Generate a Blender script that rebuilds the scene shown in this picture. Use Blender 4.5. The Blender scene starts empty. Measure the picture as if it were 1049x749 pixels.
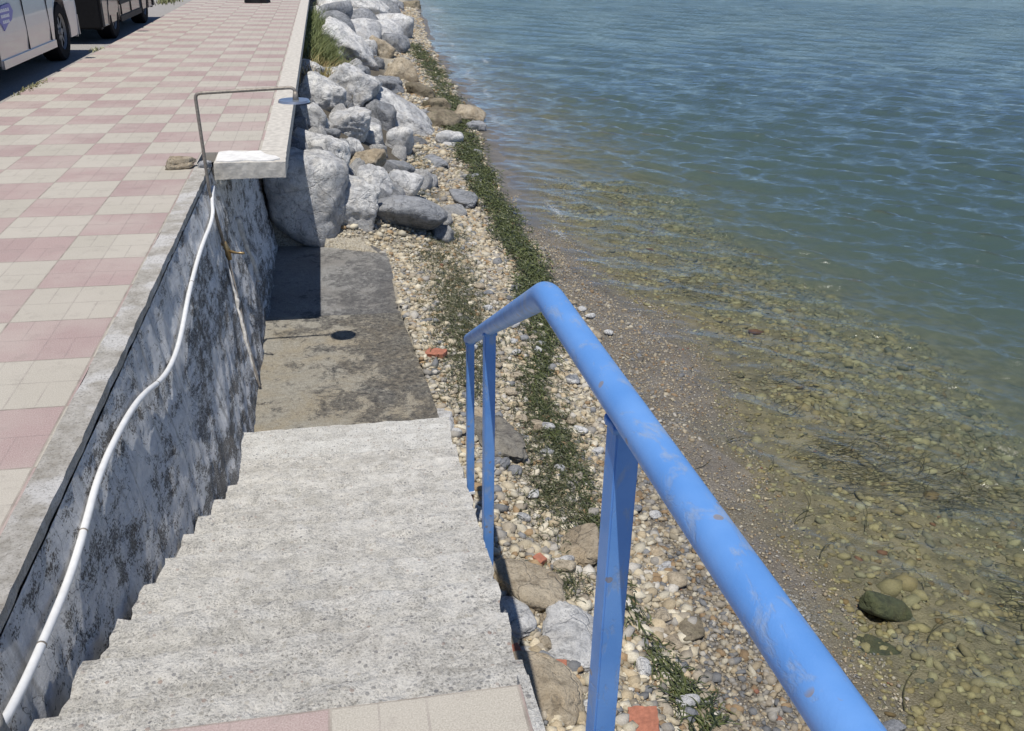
import bpy, bmesh, math, random
import numpy as np
from mathutils import Vector, Matrix, noise
random.seed(7); rng = np.random.default_rng(11)
S = bpy.context.scene; COL = S.collection
R = math.radians

# ------------------------------------------------------------------ camera
F_PX, PITCH, YAW, ROLL, CAMH = 940.0, .438, .1965, .020, 1.464
fw = np.array([math.sin(YAW)*math.cos(PITCH), math.cos(YAW)*math.cos(PITCH), -math.sin(PITCH)])
rt0 = np.array([math.cos(YAW), -math.sin(YAW), 0.]); up0 = np.cross(rt0, fw)
rt = rt0*math.cos(ROLL)+up0*math.sin(ROLL); up = -rt0*math.sin(ROLL)+up0*math.cos(ROLL)
def ray(u, v): return rt*(u-524.5)/F_PX - up*(v-374.5)/F_PX + fw
def at_z(u, v, z):
    d = ray(u, v); return d*((z-CAMH)/d[2])+np.array([0, 0, CAMH])
cam = bpy.data.objects.new('camera', bpy.data.cameras.new('camera')); COL.objects.link(cam)
cam.matrix_world = Matrix(((rt[0], up[0], -fw[0], 0), (rt[1], up[1], -fw[1], 0), (rt[2], up[2], -fw[2], CAMH), (0, 0, 0, 1)))
cam.data.sensor_width = 36; cam.data.lens = 36*F_PX/1049; cam.data.clip_start = .05; cam.data.clip_end = 5000
S.camera = cam

# ------------------------------------------------------------------ light
SD = Vector((.112, .335, -1)).normalized()
w = bpy.data.worlds.new('World'); S.world = w; w.use_nodes = True
nt = w.node_tree; sky = nt.nodes.new('ShaderNodeTexSky'); sky.sky_type = 'NISHITA'; sky.sun_disc = False
sky.sun_elevation = math.asin(-SD.z); sky.sun_rotation = math.atan2(-SD.x, -SD.y); sky.air_density = .6; sky.dust_density = 0.; sky.ozone_density = 6.; sky.altitude = 1500
nt.links.new(sky.outputs[0], nt.nodes['Background'].inputs[0]); nt.nodes['Background'].inputs[1].default_value = .125
sl = bpy.data.lights.new('sun', 'SUN'); sl.energy = 4.7; sl.angle = R(.53); sl.color = (1, .955, .89)
so = bpy.data.objects.new('sun', sl); COL.objects.link(so); so.rotation_euler = SD.to_track_quat('-Z', 'Y').to_euler(); so.location = (-5, -10, 30)
S.view_settings.view_transform = 'Standard'; S.view_settings.look = 'None'; S.view_settings.gamma = 1
S.view_settings.exposure = -.02

# ------------------------------------------------------------------ node helper
class NT:
    def __init__(s, name):
        s.m = bpy.data.materials.new(name); s.m.use_nodes = True; s.t = s.m.node_tree
        s.b = s.t.nodes['Principled BSDF']; s.out = s.t.nodes['Material Output']
    def n(s, ty, ins=None, **at):
        k = s.t.nodes.new('ShaderNode'+ty)
        for a, v in at.items(): setattr(k, a, v)
        for i, v in (ins or {}).items():
            sock = k.inputs[i]
            if isinstance(v, bpy.types.NodeSocket): s.t.links.new(v, sock)
            else: sock.default_value = v
        return k
    def set(s, i, v):
        if isinstance(v, bpy.types.NodeSocket): s.t.links.new(v, s.b.inputs[i])
        else: s.b.inputs[i].default_value = v
    def math(s, op, a, b=0., c=0.): return s.n('Math', {0: a, 1: b, 2: c}, operation=op).outputs[0]
    def noise(s, vec, scale, detail=5, rough=.55, dist=0.): return s.n('TexNoise', {'Vector': vec, 'Scale': scale, 'Detail': detail, 'Roughness': rough, 'Distortion': dist}).outputs[0]
    def vor(s, vec, scale, feature='F1', out=0, rand=1.): return s.n('TexVoronoi', {'Vector': vec, 'Scale': scale, 'Randomness': rand}, feature=feature).outputs[out]
    def ramp(s, f, stops, interp='LINEAR'):
        k = s.n('ValToRGB', {0: f}); e = k.color_ramp.elements; k.color_ramp.interpolation = interp
        while len(e) < len(stops): e.new(.5)
        for q, (p, c) in zip(e, stops):
            q.position = p; q.color = (c, c, c, 1) if isinstance(c, (int, float)) else (*c, 1)
        return k.outputs[0]
    def mix(s, f, a, b, bt='MIX'):
        k = s.n('Mix', data_type='RGBA', blend_type=bt)
        for i, v in ((0, f), (6, a), (7, b)):
            if isinstance(v, bpy.types.NodeSocket): s.t.links.new(v, k.inputs[i])
            else: k.inputs[i].default_value = v if i == 0 else (*v, 1)[:4]
        return k.outputs[2]
    def bump(s, h, dist, strength=1., nrm=None):
        k = s.n('Bump', {'Height': h, 'Distance': dist, 'Strength': strength})
        if nrm is not None: s.t.links.new(nrm, k.inputs['Normal'])
        return k.outputs[0]
    def obj(s): return s.n('TexCoord').outputs['Object']
    def geo(s): return s.n('NewGeometry').outputs['Position']
    def attr(s, name, o=0): return s.n('Attribute', attribute_name=name).outputs[o]

def simple(name, c, rough=.6, metal=0., bump=0., scale=40, var=.15, coat=0.):
    t = NT(name); p = t.obj(); f = t.noise(p, scale, 6)
    t.set('Base Color', t.mix(t.ramp(f, [(.35, 0.), (.68, 1.)]), tuple(v*(1-var) for v in c), tuple(min(1, v*(1+var)) for v in c)))
    t.set('Roughness', rough); t.set('Metallic', metal)
    if coat: t.set('Coat Weight', coat)
    if max(c) < .016: t.set('Specular IOR Level', .12)
    if bump: t.set('Normal', t.bump(f, bump))
    return t.m

# ------------------------------------------------------------------ materials
def mat_tiles():
    t = NT('paving_tiles'); uv = t.n('UVMap').outputs[0]
    sx = t.n('SeparateXYZ', {0: uv}); u, v = sx.outputs[0], sx.outputs[1]
    fu, fv = t.math('FRACT', u), t.math('FRACT', v)
    chk = t.math('FRACT', t.math('MULTIPLY', t.math('ADD', t.math('FLOOR', u), t.math('FLOOR', v)), .5))
    chk = t.math('GREATER_THAN', chk, .25)
    def line(x, p, wd): return t.math('LESS_THAN', t.math('ABSOLUTE', t.math('SUBTRACT', x, p)), wd)
    big = t.math('MAXIMUM', t.math('LESS_THAN', t.math('PINGPONG', fu, .5), .009), t.math('LESS_THAN', t.math('PINGPONG', fv, .5), .009))
    midu = line(fu, .5, .006)
    midv = line(fv, .5, .0045)
    ql = t.math('MULTIPLY', line(fu, .25, .0045), t.math('GREATER_THAN', fv, .5))
    qr = t.math('MULTIPLY', line(fu, .75, .0045), t.math('LESS_THAN', fv, .5))
    fine = t.math('MAXIMUM', t.math('MAXIMUM', midv, ql), t.math('MAXIMUM', qr, midu))
    pos = t.geo()
    cellv = t.n('CombineXYZ', {0: t.math('FLOOR', t.math('MULTIPLY', u, 2)), 1: t.math('FLOOR', v), 2: 0.}).outputs[0]
    wn = t.n('TexWhiteNoise', {0: cellv}, noise_dimensions='3D').outputs[0]
    pink = t.mix(wn, (.305, .195, .188), (.35, .232, .22)); beige = t.mix(wn, (.385, .355, .29), (.435, .402, .335))
    c = t.mix(chk, pink, beige)
    g = t.noise(pos, 260, 3, .7); c = t.mix(t.ramp(g, [(.3, .55), (.7, 0.)]), c, (.30, .26, .24), 'MIX') if False else t.mix(.30, c, t.ramp(g, [(.36, (.16, .14, .12)), (.64, (.70, .66, .60))]))
    big_n = t.noise(pos, 1.7, 6, .62)
    c = t.mix(t.ramp(big_n, [(.42, 0.), (.66, .45)]), c, (.47, .43, .375))
    st = t.noise(pos, 9, 8, .75); c = t.mix(t.ramp(st, [(.54, 0.), (.70, .45)]), c, (.24, .21, .185))
    jn = t.noise(pos, 14, 4)
    jc = t.mix(jn, (.13, .11, .095), (.42, .37, .31))
    c = t.mix(t.math('MULTIPLY', fine, t.ramp(jn, [(.35, .08), (.62, .42)])), c, (.24, .20, .185))
    c = t.mix(t.math('MULTIPLY', big, t.ramp(jn, [(.3, .95), (.75, .35)])), c, jc)
    t.set('Base Color', c); t.set('Roughness', .85)
    h = t.math('SUBTRACT', t.math('MULTIPLY', g, .25), t.math('ADD', t.math('MULTIPLY', big, 1.), t.math('MULTIPLY', fine, .5)))
    t.set('Normal', t.bump(h, .003)); return t.m

def mat_aggregate(name, light=(.79, .76, .69), dark=(.47, .455, .415), white=(.85, .83, .775)):
    t = NT(name); p = t.geo()
    n1 = t.noise(p, 2.6, 6, .6); n2 = t.noise(p, 30, 6, .7); n3 = t.noise(p, 150, 4, .75)
    v = t.vor(p, 62); vc = t.vor(p, 62, out=1); n5 = t.noise(p, 9, 7, .7); pit = t.vor(p, 120)
    c = t.mix(t.ramp(n2, [(.38, 0.), (.62, 1.)]), dark, light)
    c = t.mix(t.ramp(n3, [(.38, 1.), (.47, 0.)]), c, tuple(k*.38 for k in dark))
    c = t.mix(t.ramp(n5, [(.46, 0.), (.66, .6)]), c, white)
    c = t.mix(t.ramp(n5, [(.28, .55), (.44, 0.)]), c, tuple(k*.8 for k in dark))
    c = t.mix(t.ramp(n3, [(.55, 0.), (.66, .9)]), c, white)
    bw = t.n('SeparateColor', {0: vc})
    peb = t.math('MULTIPLY', t.math('LESS_THAN', v, .36), t.math('GREATER_THAN', bw.outputs[0], .70))
    pc = t.ramp(bw.outputs[1], [(0, (.16, .165, .18)), (.3, (.30, .29, .28)), (.6, (.50, .46, .38)), (.85, (.62, .6, .56)), (1, (.36, .24, .19))])
    c = t.mix(t.math('MULTIPLY', peb, .8), c, pc)
    c = t.mix(t.ramp(n1, [(.5, 0.), (.75, .5)]), c, white)
    c = t.mix(t.ramp(n1, [(.22, .4), (.45, 0.)]), c, (.42, .385, .33))
    oi = t.n('ObjectInfo').outputs['Random']; c = t.mix(t.math('MULTIPLY', oi, .14), c, (.44, .42, .38)); nl = t.noise(t.n('Mapping', {0: p, 3: (.35, 1.6, 1.)}).outputs[0], 5, 6, .65)
    c = t.mix(t.ramp(nl, [(.34, .35), (.48, 0.)]), c, (.42, .40, .35))
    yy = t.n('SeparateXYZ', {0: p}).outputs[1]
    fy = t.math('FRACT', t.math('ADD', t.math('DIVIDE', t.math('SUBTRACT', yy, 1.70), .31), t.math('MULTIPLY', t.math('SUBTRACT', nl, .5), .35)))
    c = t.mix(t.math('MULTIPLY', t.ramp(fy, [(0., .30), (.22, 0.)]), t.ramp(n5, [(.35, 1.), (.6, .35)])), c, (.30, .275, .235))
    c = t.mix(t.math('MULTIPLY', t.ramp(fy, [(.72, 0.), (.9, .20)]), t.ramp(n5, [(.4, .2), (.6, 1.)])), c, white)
    t.set('Base Color', c); t.set('Roughness', .95)
    h = t.math('ADD', t.math('MULTIPLY', n3, .6), t.math('ADD', t.math('MULTIPLY', n2, 1.), t.math('MULTIPLY', t.math('SMOOTH_MIN', v, .5, .1), -.5)))
    t.set('Normal', t.bump(h, .018)); return t.m

def mat_wall():
    t = NT('peeling_whitewash'); p = t.geo()
    st = t.n('Mapping', {0: p, 3: (1., .32, 1.)}).outputs[0]
    st2 = t.n('Mapping', {0: p, 3: (1., .42, .95)}).outputs[0]
    a = t.noise(st, 4.2, 12, .76, .1); b = t.noise(st2, 13, 9, .76, .3); c3 = t.noise(p, 110, 5, .75)
    m = t.math('ADD', t.math('MULTIPLY', a, .40), t.math('ADD', t.math('MULTIPLY', b, .30), t.math('ADD', t.math('MULTIPLY', c3, .26), t.math('MULTIPLY', t.math('SUBTRACT', t.n('SeparateXYZ', {0: p}).outputs[2], -.15), .03))))
    paint = t.ramp(m, [(.432, 0.), (.447, 1.)])
    conc = t.mix(t.ramp(c3, [(.4, 0.), (.62, 1.)]), (.13, .128, .125), (.40, .385, .36))
    conc = t.mix(t.ramp(t.noise(p, 3, 5), [(.45, 0.), (.65, .6)]), conc, (.16, .13, .095))
    pc = t.mix(t.ramp(t.noise(p, 24, 7, .7), [(.35, 0.), (.6, 1.)]), (.68, .69, .70), (.88, .88, .87))
    c = t.mix(paint, conc, pc)
    strk = t.noise(t.n('Mapping', {0: p, 3: (1., 9., .5)}).outputs[0], 1.6, 6, .6)
    c = t.mix(t.ramp(strk, [(.54, 0.), (.70, .5)]), c, (.14, .125, .10))
    cv = t.vor(t.n('VectorMath', {0: p, 1: t.n('TexNoise', {'Vector': p, 'Scale': 4., 'Detail': 6.}).outputs[1]}, operation='ADD').outputs[0], 2.1, 'DISTANCE_TO_EDGE')
    crk = t.ramp(cv, [(0., 1.), (.007, 0.)]); c = t.mix(crk, c, (.03, .03, .03))
    t.set('Base Color', c); t.set('Roughness', .93)
    h = t.math('ADD', t.math('MULTIPLY', paint, .35), t.math('ADD', t.math('MULTIPLY', c3, .35), t.math('MULTIPLY', b, 1.4)))
    t.set('Normal', t.bump(h, .026)); return t.m

def mat_kerb():
    t = NT('worn_kerb_concrete'); p = t.geo()
    n2 = t.noise(p, 14, 7, .7); n3 = t.noise(p, 120, 5, .75); n1 = t.noise(p, 5, 4)
    c = t.mix(t.ramp(n2, [(.38, 0.), (.6, 1.)]), (.34, .315, .27), (.50, .475, .43))
    c = t.mix(t.ramp(n1, [(.50, 0.), (.60, .75)]), c, (.63, .62, .60))
    c = t.mix(t.ramp(n3, [(.36, .7), (.5, 0.)]), c, (.17, .155, .13))
    t.set('Base Color', c); t.set('Roughness', .93)
    t.set('Normal', t.bump(t.math('ADD', n3, n2), .008)); return t.m

def mat_landing(name, base, brown, algae, amount):
    t = NT(name); p = t.geo()
    n1 = t.noise(p, 2.2, 7, .62, .8); n2 = t.noise(p, 26, 7, .72); n3 = t.noise(p, 140, 4, .75); n4 = t.noise(p, 4.2, 12, .80, .3)
    c = t.mix(t.ramp(n2, [(.35, 0.), (.65, 1.)]), tuple(k*.66 for k in base), base)
    c = t.mix(t.ramp(n1, [(.42, 0.), (.62, .75)]), c, brown)
    c = t.mix(t.ramp(n3, [(.38, .7), (.5, 0.)]), c, (.10, .09, .075))
    sx = t.n('SeparateXYZ', {0: p})
    side = t.math('ADD', t.math('MULTIPLY_ADD', sx.outputs[0], .15, -.02), t.ramp(t.math('ABSOLUTE', t.math('SUBTRACT', sx.outputs[1], 6.95)), [(0., .06), (.35, 0.)]))
    blot = t.ramp(t.math('ADD', n4, side), [(.55-amount, 0.), (.60-amount, .9)])
    c = t.mix(t.math('MULTIPLY', blot, t.ramp(n2, [(.36, 1.), (.66, .35)])), c, algae)
    c = t.mix(t.ramp(t.noise(p, 55, 6, .8), [(.56, 0.), (.68, .55)]), c, tuple(min(.7, k*1.5) for k in base))
    t.set('Base Color', c); t.set('Roughness', t.ramp(n1, [(.4, .9), (.7, .7)]))
    t.set('Normal', t.bump(t.math('ADD', t.math('MULTIPLY', n3, .7), n2), .022)); return t.m

def mat_rock(name, light, dark, tint, crack=.85):
    t = NT(name); p0 = t.obj(); oi = t.n('ObjectInfo').outputs['Random']
    off = t.n('VectorMath', {0: p0, 1: t.n('CombineXYZ', {0: t.math('MULTIPLY', oi, 37.), 1: t.math('MULTIPLY', oi, 91.), 2: 0.}).outputs[0]}, operation='ADD').outputs[0]
    n1 = t.noise(off, 2.4, 8, .62, .8); n2 = t.noise(off, 16, 8, .72, .3); n3 = t.noise(off, 95, 4, .75)
    wv = t.n('VectorMath', {0: off, 1: t.n('VectorMath', {0: t.n('TexNoise', {'Vector': off, 'Scale': 3., 'Detail': 5.}).outputs[1], 1: (.5, .5, .5)}, operation='MULTIPLY').outputs[0]}, operation='ADD').outputs[0]
    vd = t.vor(wv, 3.6, 'DISTANCE_TO_EDGE'); vd2 = t.vor(wv, 9., 'DISTANCE_TO_EDGE')
    c = t.mix(t.ramp(n1, [(.36, 0.), (.58, 1.)]), dark, light)
    c = t.mix(t.ramp(n2, [(.36, .85), (.50, 0.)]), c, tuple(k*.62 for k in dark))
    c = t.mix(t.ramp(n2, [(.54, 0.), (.70, .7)]), c, tuple(min(.72, k*1.25) for k in light))
    c = t.mix(t.ramp(t.noise(off, 5.5, 6), [(.52, 0.), (.72, .5)]), c, tint)
    c = t.mix(t.ramp(n3, [(.36, .6), (.48, 0.)]), c, tuple(k*.5 for k in dark))
    t.set('Base Color', t.mix(t.math('MULTIPLY', t.ramp(vd, [(0., .8), (.010, 0.)]), t.ramp(n1, [(.4, crack), (.55, 0.)])), c, tuple(k*.35 for k in dark)))
    t.set('Roughness', .9)
    h = t.math('ADD', t.math('MULTIPLY', n2, 1.), t.math('ADD', t.math('MULTIPLY', n3, .22), t.math('ADD', t.ramp(vd, [(0., 0.), (.03, .25)]), t.ramp(vd2, [(0., 0.), (.03, .08)]))))
    t.set('Normal', t.bump(h, .035)); return t.m

def mat_blue():
    t = NT('chipped_blue_paint'); p = t.geo()
    st = t.n('Mapping', {0: p, 3: (1., .45, .45)}).outputs[0]
    n1 = t.noise(st, 26, 7, .66, .5); n2 = t.noise(p, 9, 3); n3 = t.noise(p, 160, 4, .7)
    c = t.mix(t.ramp(n2, [(.35, 0.), (.65, 1.)]), (.10, .255, .58), (.135, .30, .63))
    wear = t.ramp(t.math('ADD', n1, t.math('MULTIPLY', n2, .12)), [(.595, 0.), (.69, .5)])
    c = t.mix(wear, c, (.30, .345, .40))
    c = t.mix(t.ramp(n3, [(.56, 0.), (.72, .35)]), c, (.13, .28, .62))
    sp = t.math('MULTIPLY', t.math('LESS_THAN', t.vor(p, 22), .14), t.ramp(n2, [(.5, 0.), (.55, .8)]))
    c = t.mix(sp, c, (.24, .21, .19))
    t.set('Base Color', c); t.set('Roughness', t.ramp(n1, [(.4, .36), (.7, .6)])); t.set('IOR', 1.45)
    t.set('Normal', t.bump(t.math('ADD', t.math('MULTIPLY', wear, -1.), t.math('MULTIPLY', n3, .35)), .0012)); return t.m

def mat_attr(name, rough=.8, bump=.002, bscale=120, trans=0.):
    t = NT(name); p = t.geo(); a = t.attr('col'); n = t.noise(p, bscale, 5, .7)
    c = t.mix(t.ramp(n, [(.35, .55), (.6, 0.)]), a, t.mix(1., a, (.5, .48, .46), 'MULTIPLY'))
    t.set('Base Color', c); t.set('Roughness', rough); t.set('Normal', t.bump(n, bump)); return t.m

def mat_beach():
    t = NT('beach_gravel'); p = t.geo(); wet = t.attr('wet', 2); weed = t.attr('earth', 2)
    v = t.vor(p, 85); vc = t.n('SeparateColor', {0: t.vor(p, 85, out=1)}); n = t.noise(p, 4, 6); n2 = t.noise(p, 300, 3, .8)
    v2 = t.n('SeparateColor', {0: t.vor(p, 210, out=1)})
    cd = t.ramp(vc.outputs[0], [(0, (.20, .175, .13)), (.35, (.36, .32, .25)), (.75, (.50, .46, .37)), (1, (.25, .24, .22))])
    cw = t.ramp(v2.outputs[0], [(0, (.085, .073, .056)), (.35, (.15, .128, .10)), (.7, (.215, .19, .15)), (.9, (.34, .31, .25)), (1, (.12, .11, .10))])
    cw = t.mix(t.ramp(n, [(.4, 0.), (.62, .6)]), cw, (.105, .092, .074))
    cu = t.mix(t.ramp(t.noise(p, 7, 7, .7), [(.4, 0.), (.6, 1.)]), (.125, .108, .06), (.25, .215, .125))
    c = t.mix(t.ramp(wet, [(.15, 0.), (.4, 1.)]), cd, cw)
    c = t.mix(t.ramp(wet, [(.55, 0.), (.85, 1.)]), c, cu)
    c = t.mix(weed, c, t.mix(t.noise(p, 12, 6), (.05, .042, .03), (.14, .12, .09)))
    t.set('Base Color', c); t.set('Roughness', t.ramp(wet, [(.2, .95), (.5, .42)]))
    t.set('Normal', t.bump(t.math('ADD', t.math('MULTIPLY', v, -1.), t.math('MULTIPLY', n2, .4)), .007)); return t.m

def mat_water():
    t = NT('sea_water'); p = t.geo()
    mp = t.n('Mapping', {0: p, 2: (0, 0, R(-14)), 3: (.55, 1.25, 1.)}).outputs[0]
    n1 = t.noise(mp, 7, 5, .62, .7); n2 = t.noise(mp, 24, 4, .6, .4); n3 = t.noise(mp, 1.7, 4, .6, .5)
    cal = t.attr('calm', 2)
    h = t.math('MULTIPLY', t.math('ADD', t.math('ADD', t.math('MULTIPLY', n1, .75), t.math('MULTIPLY', n2, .22)), t.math('MULTIPLY', n3, 1.6)), cal)
    nrm = t.bump(h, .026)
    nv_ = t.n('VectorMath', {0: t.n('TexNoise', {'Vector': mp, 'Scale': 9., 'Detail': 4., 'Roughness': .6}).outputs[1], 1: (.5, .5, .5)}, operation='SUBTRACT').outputs[0]
    nv_ = t.n('VectorMath', {0: nv_, 1: (1., 1., 0.)}, operation='MULTIPLY').outputs[0]
    nv_ = t.n('VectorMath', {0: nv_, 3: t.math('MULTIPLY', t.attr('far', 2), 2.1)}, operation='SCALE').outputs[0]
    mq = t.n('Mapping', {0: p, 2: (0, 0, R(22)), 3: (.32, 1., 1.)}).outputs[0]
    nw_ = t.n('VectorMath', {0: t.n('TexNoise', {'Vector': mq, 'Scale': 1.1, 'Detail': 5., 'Roughness': .62, 'Distortion': .4}).outputs[1], 1: (.5, .5, .5)}, operation='SUBTRACT').outputs[0]
    nw_ = t.n('VectorMath', {0: t.n('VectorMath', {0: nw_, 1: (1., 1., 0.)}, operation='MULTIPLY').outputs[0], 3: t.math('MULTIPLY', t.attr('far', 2), 1.15)}, operation='SCALE').outputs[0]
    nv_ = t.n('VectorMath', {0: nv_, 1: nw_}, operation='ADD').outputs[0]
    nrm = t.n('VectorMath', {0: t.n('VectorMath', {0: nrm, 1: nv_}, operation='ADD').outputs[0]}, operation='NORMALIZE').outputs[0]
    fr = t.n('Fresnel', {0: 1.333}); t.t.links.new(nrm, fr.inputs[1])
    gl = t.n('BsdfGlossy', {'Color': (1, 1, 1, 1), 'Roughness': .09}); t.t.links.new(nrm, gl.inputs['Normal'])
    tr = t.n('BsdfTransparent', {'Color': (.97, .98, .97, 1)})
    mx = t.n('MixShader', {0: fr.outputs[0], 1: tr.outputs[0], 2: gl.outputs[0]})
    fo = t.math('MULTIPLY', t.attr('foam', 2), t.ramp(t.noise(p, 38, 7, .8, .6), [(.50, 0.), (.62, .9)]))
    df = t.n('BsdfDiffuse', {'Color': (.72, .76, .78, 1)})
    m2 = t.n('MixShader', {0: fo, 1: mx.outputs[0], 2: df.outputs[0]})
    t.t.links.new(m2.outputs[0], t.out.inputs[0])
    vs_ = t.n('VolumeScatter', {'Color': (.70, .88, .84, 1), 'Density': .62, 'Anisotropy': .3})
    va_ = t.n('VolumeAbsorption', {'Color': (.17, .40, .42, 1), 'Density': .95})
    vol = t.n('AddShader'); t.t.links.new(vs_.outputs[0], vol.inputs[0]); t.t.links.new(va_.outputs[0], vol.inputs[1])
    t.t.links.new(vol.outputs[0], t.out.inputs[1])
    try: t.m.cycles.homogeneous_volume = True
    except Exception: pass
    return t.m

M = dict(
 tiles=mat_tiles(), agg=mat_aggregate('exposed_aggregate_concrete'), wall=mat_wall(), kerb=mat_kerb(),
 strip=mat_aggregate('whitened_concrete', (.78, .765, .71), (.60, .585, .54), (.86, .85, .80)),
 land1=mat_landing('stained_landing_concrete', (.52, .485, .40), (.44, .365, .24), (.026, .027, .032), 0.095),
 land2=mat_landing('grey_landing_concrete', (.42, .415, .395), (.28, .265, .24), (.07, .07, .072), .085),
 coping=simple('coping_concrete', (.52, .49, .435), .9, bump=.006, scale=22, var=.16),
 whitepaint=simple('flaking_white_paint', (.70, .69, .66), .85, bump=.004, scale=18, var=.12),
 rock=mat_rock('grey_limestone', (.74, .735, .71), (.40, .405, .415), (.60, .555, .48)),
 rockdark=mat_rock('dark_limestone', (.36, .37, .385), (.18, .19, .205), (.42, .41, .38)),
 rockblack=mat_rock('granular_dark_rock', (.30, .28, .235), (.12, .11, .10), (.34, .31, .25), .3),
 rocktan=mat_rock('tan_stone', (.50, .43, .32), (.34, .275, .19), (.52, .40, .25), .4),
 rockbrown=mat_rock('brown_wet_stone', (.30, .255, .18), (.17, .14, .095), (.16, .16, .08), .4),
 mossy=mat_rock('mossy_stone', (.10, .115, .05), (.05, .06, .028), (.16, .14, .06), .3),
 blue=mat_blue(), pebble=mat_attr('pebble_surface'), beach=mat_beach(), water=mat_water(),
 weed=mat_attr('eelgrass', .5, .0005, 60), grass=mat_attr('grass_blades', .6, .0005, 60),
 road=simple('pale_asphalt', (.30, .285, .265), .92, bump=.006, scale=60, var=.22),
 steel=simple('dull_steel', (.27, .24, .205), .6, .45, .0008, 60, .25),
 chrome=simple('shower_chrome', (.42, .46, .52), .3, .75, 0, 9, .12),
 hose=simple('white_plastic_hose', (.70, .705, .70), .5, bump=.0008, scale=30, var=.07),
 brass=simple('tarnished_brass', (.34, .25, .13), .45, .7, .001, 60, .3),
 rust=simple('rusty_steel', (.17, .07, .035), .9, bump=.002, scale=120, var=.4),
 brick=simple('terracotta', (.34, .135, .085), .85, bump=.003, scale=50, var=.18),
 plaster=simple('loose_plaster', (.55, .53, .49), .95, bump=.01, scale=35, var=.25),
 tyre=simple('tyre_rubber', (.010, .010, .011), .85, scale=50), rim=simple('wheel_rim_metal', (.17, .175, .18), .5, .5, scale=9),
 van=simple('silver_car_paint', (.50, .48, .47), .32, .35, scale=3, var=.04, coat=.6),
 suv=simple('brown_car_paint', (.10, .088, .076), .3, .35, scale=3, var=.05, coat=.6),
 blackplastic=simple('black_bumper_plastic', (.010, .010, .011), .55, scale=30), glass=simple('dark_car_glass', (.02, .025, .03), .06, scale=3, var=.02),
 lamp=simple('headlamp_lens', (.62, .66, .70), .12, .3, scale=30, var=.3), purple=simple('purple_sticker', (.20, .19, .46), .5, scale=6, var=.05), stwhite=simple('white_sticker_lettering', (.72, .72, .74), .5, scale=6, var=.03),
)

# ------------------------------------------------------------------ object helpers
def tag(o, label=None, cat=None, group=None, kind=None):
    if label: o['label'] = label
    if cat: o['category'] = cat
    if group: o['group'] = group
    if kind: o['kind'] = kind
    return o
def empty(name, loc, label, cat, group=None):
    o = bpy.data.objects.new(name, None); COL.objects.link(o); o.location = loc; o.empty_display_size = .1
    return tag(o, label, cat, group)
def fast_mesh(name, V, Fc, mat, parent=None, smooth=False, attrs=None, uv=None):
    V = np.asarray(V, dtype=np.float32); Fc = np.asarray(Fc, dtype=np.int32); k = Fc.shape[1]
    me = bpy.data.meshes.new(name); me.vertices.add(len(V)); me.vertices.foreach_set('co', V.ravel())
    me.loops.add(Fc.size); me.loops.foreach_set('vertex_index', Fc.ravel())
    me.polygons.add(len(Fc)); me.polygons.foreach_set('loop_start', np.arange(0, Fc.size, k, dtype=np.int32))
    me.polygons.foreach_set('use_smooth', np.full(len(Fc), smooth))
    me.update(calc_edges=True)
    for an, (ty, data) in (attrs or {}).items():
        at = me.attributes.new(an, ty, 'POINT')
        at.data.foreach_set('value' if ty == 'FLOAT' else 'color', np.asarray(data, dtype=np.float32).ravel())
    if uv is not None:
        l = me.uv_layers.new(name='UVMap'); l.data.foreach_set('uv', np.asarray(uv, dtype=np.float32)[Fc.ravel()].ravel())
    me.materials.append(mat); o = bpy.data.objects.new(name, me); COL.objects.link(o)
    if parent: o.parent = parent
    return o
def bm_obj(name, bm, mat, parent=None, smooth=False, bevel=0., wpos=None):
    if bevel: bmesh.ops.bevel(bm, geom=[e for e in bm.edges if e.is_manifold and e.calc_face_angle(0) > .5], offset=bevel, segments=2, affect='EDGES', clamp_overlap=True)
    bmesh.ops.recalc_face_normals(bm, faces=bm.faces)
    if smooth:
        for f in bm.faces: f.smooth = True
    me = bpy.data.meshes.new(name); bm.to_mesh(me); bm.free(); me.materials.append(mat)
    o = bpy.data.objects.new(name, me); COL.objects.link(o)
    if parent: o.parent = parent; 
    return o
def box_bm(x0, x1, y0, y1, z0, z1, bm=None):
    bm = bm or bmesh.new()
    vs = [bm.verts.new(p) for p in ((x0, y0, z0), (x1, y0, z0), (x1, y1, z0), (x0, y1, z0), (x0, y0, z1), (x1, y0, z1), (x1, y1, z1), (x0, y1, z1))]
    for f in ((0, 3, 2, 1), (4, 5, 6, 7), (0, 1, 5, 4), (1, 2, 6, 5), (2, 3, 7, 6), (3, 0, 4, 7)): bm.faces.new([vs[i] for i in f])
    return bm
def hull_bm(top, bot):
    bm = bmesh.new(); n = len(top)
    a = [bm.verts.new(p) for p in top]; b = [bm.verts.new(p) for p in bot]
    bm.faces.new(a); bm.faces.new(b[::-1])
    for i in range(n): bm.faces.new((a[i], b[i], b[(i+1) % n], a[(i+1) % n]))
    return bm
def roughen(bm, cuts, amp, scale, seed, fine=.3):
    L = max(e.calc_length() for e in bm.edges)
    for _ in range(8):
        es = [e for e in bm.edges if e.calc_length() > cuts*1.5]
        if not es: break
        bmesh.ops.subdivide_edges(bm, edges=es, cuts=1, use_grid_fill=True)
    bmesh.ops.triangulate(bm, faces=[f for f in bm.faces if len(f.verts) > 4])
    bm.normal_update(); o = Vector((seed*3.1, seed*7.7, seed))
    mv = []
    for v in bm.verts:
        n = noise.noise_vector((v.co+o)*scale)*amp + noise.noise_vector((v.co+o)*scale*4)*amp*fine
        mv.append(n)
    for v, n in zip(bm.verts, mv): v.co += n
    return bm
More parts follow.
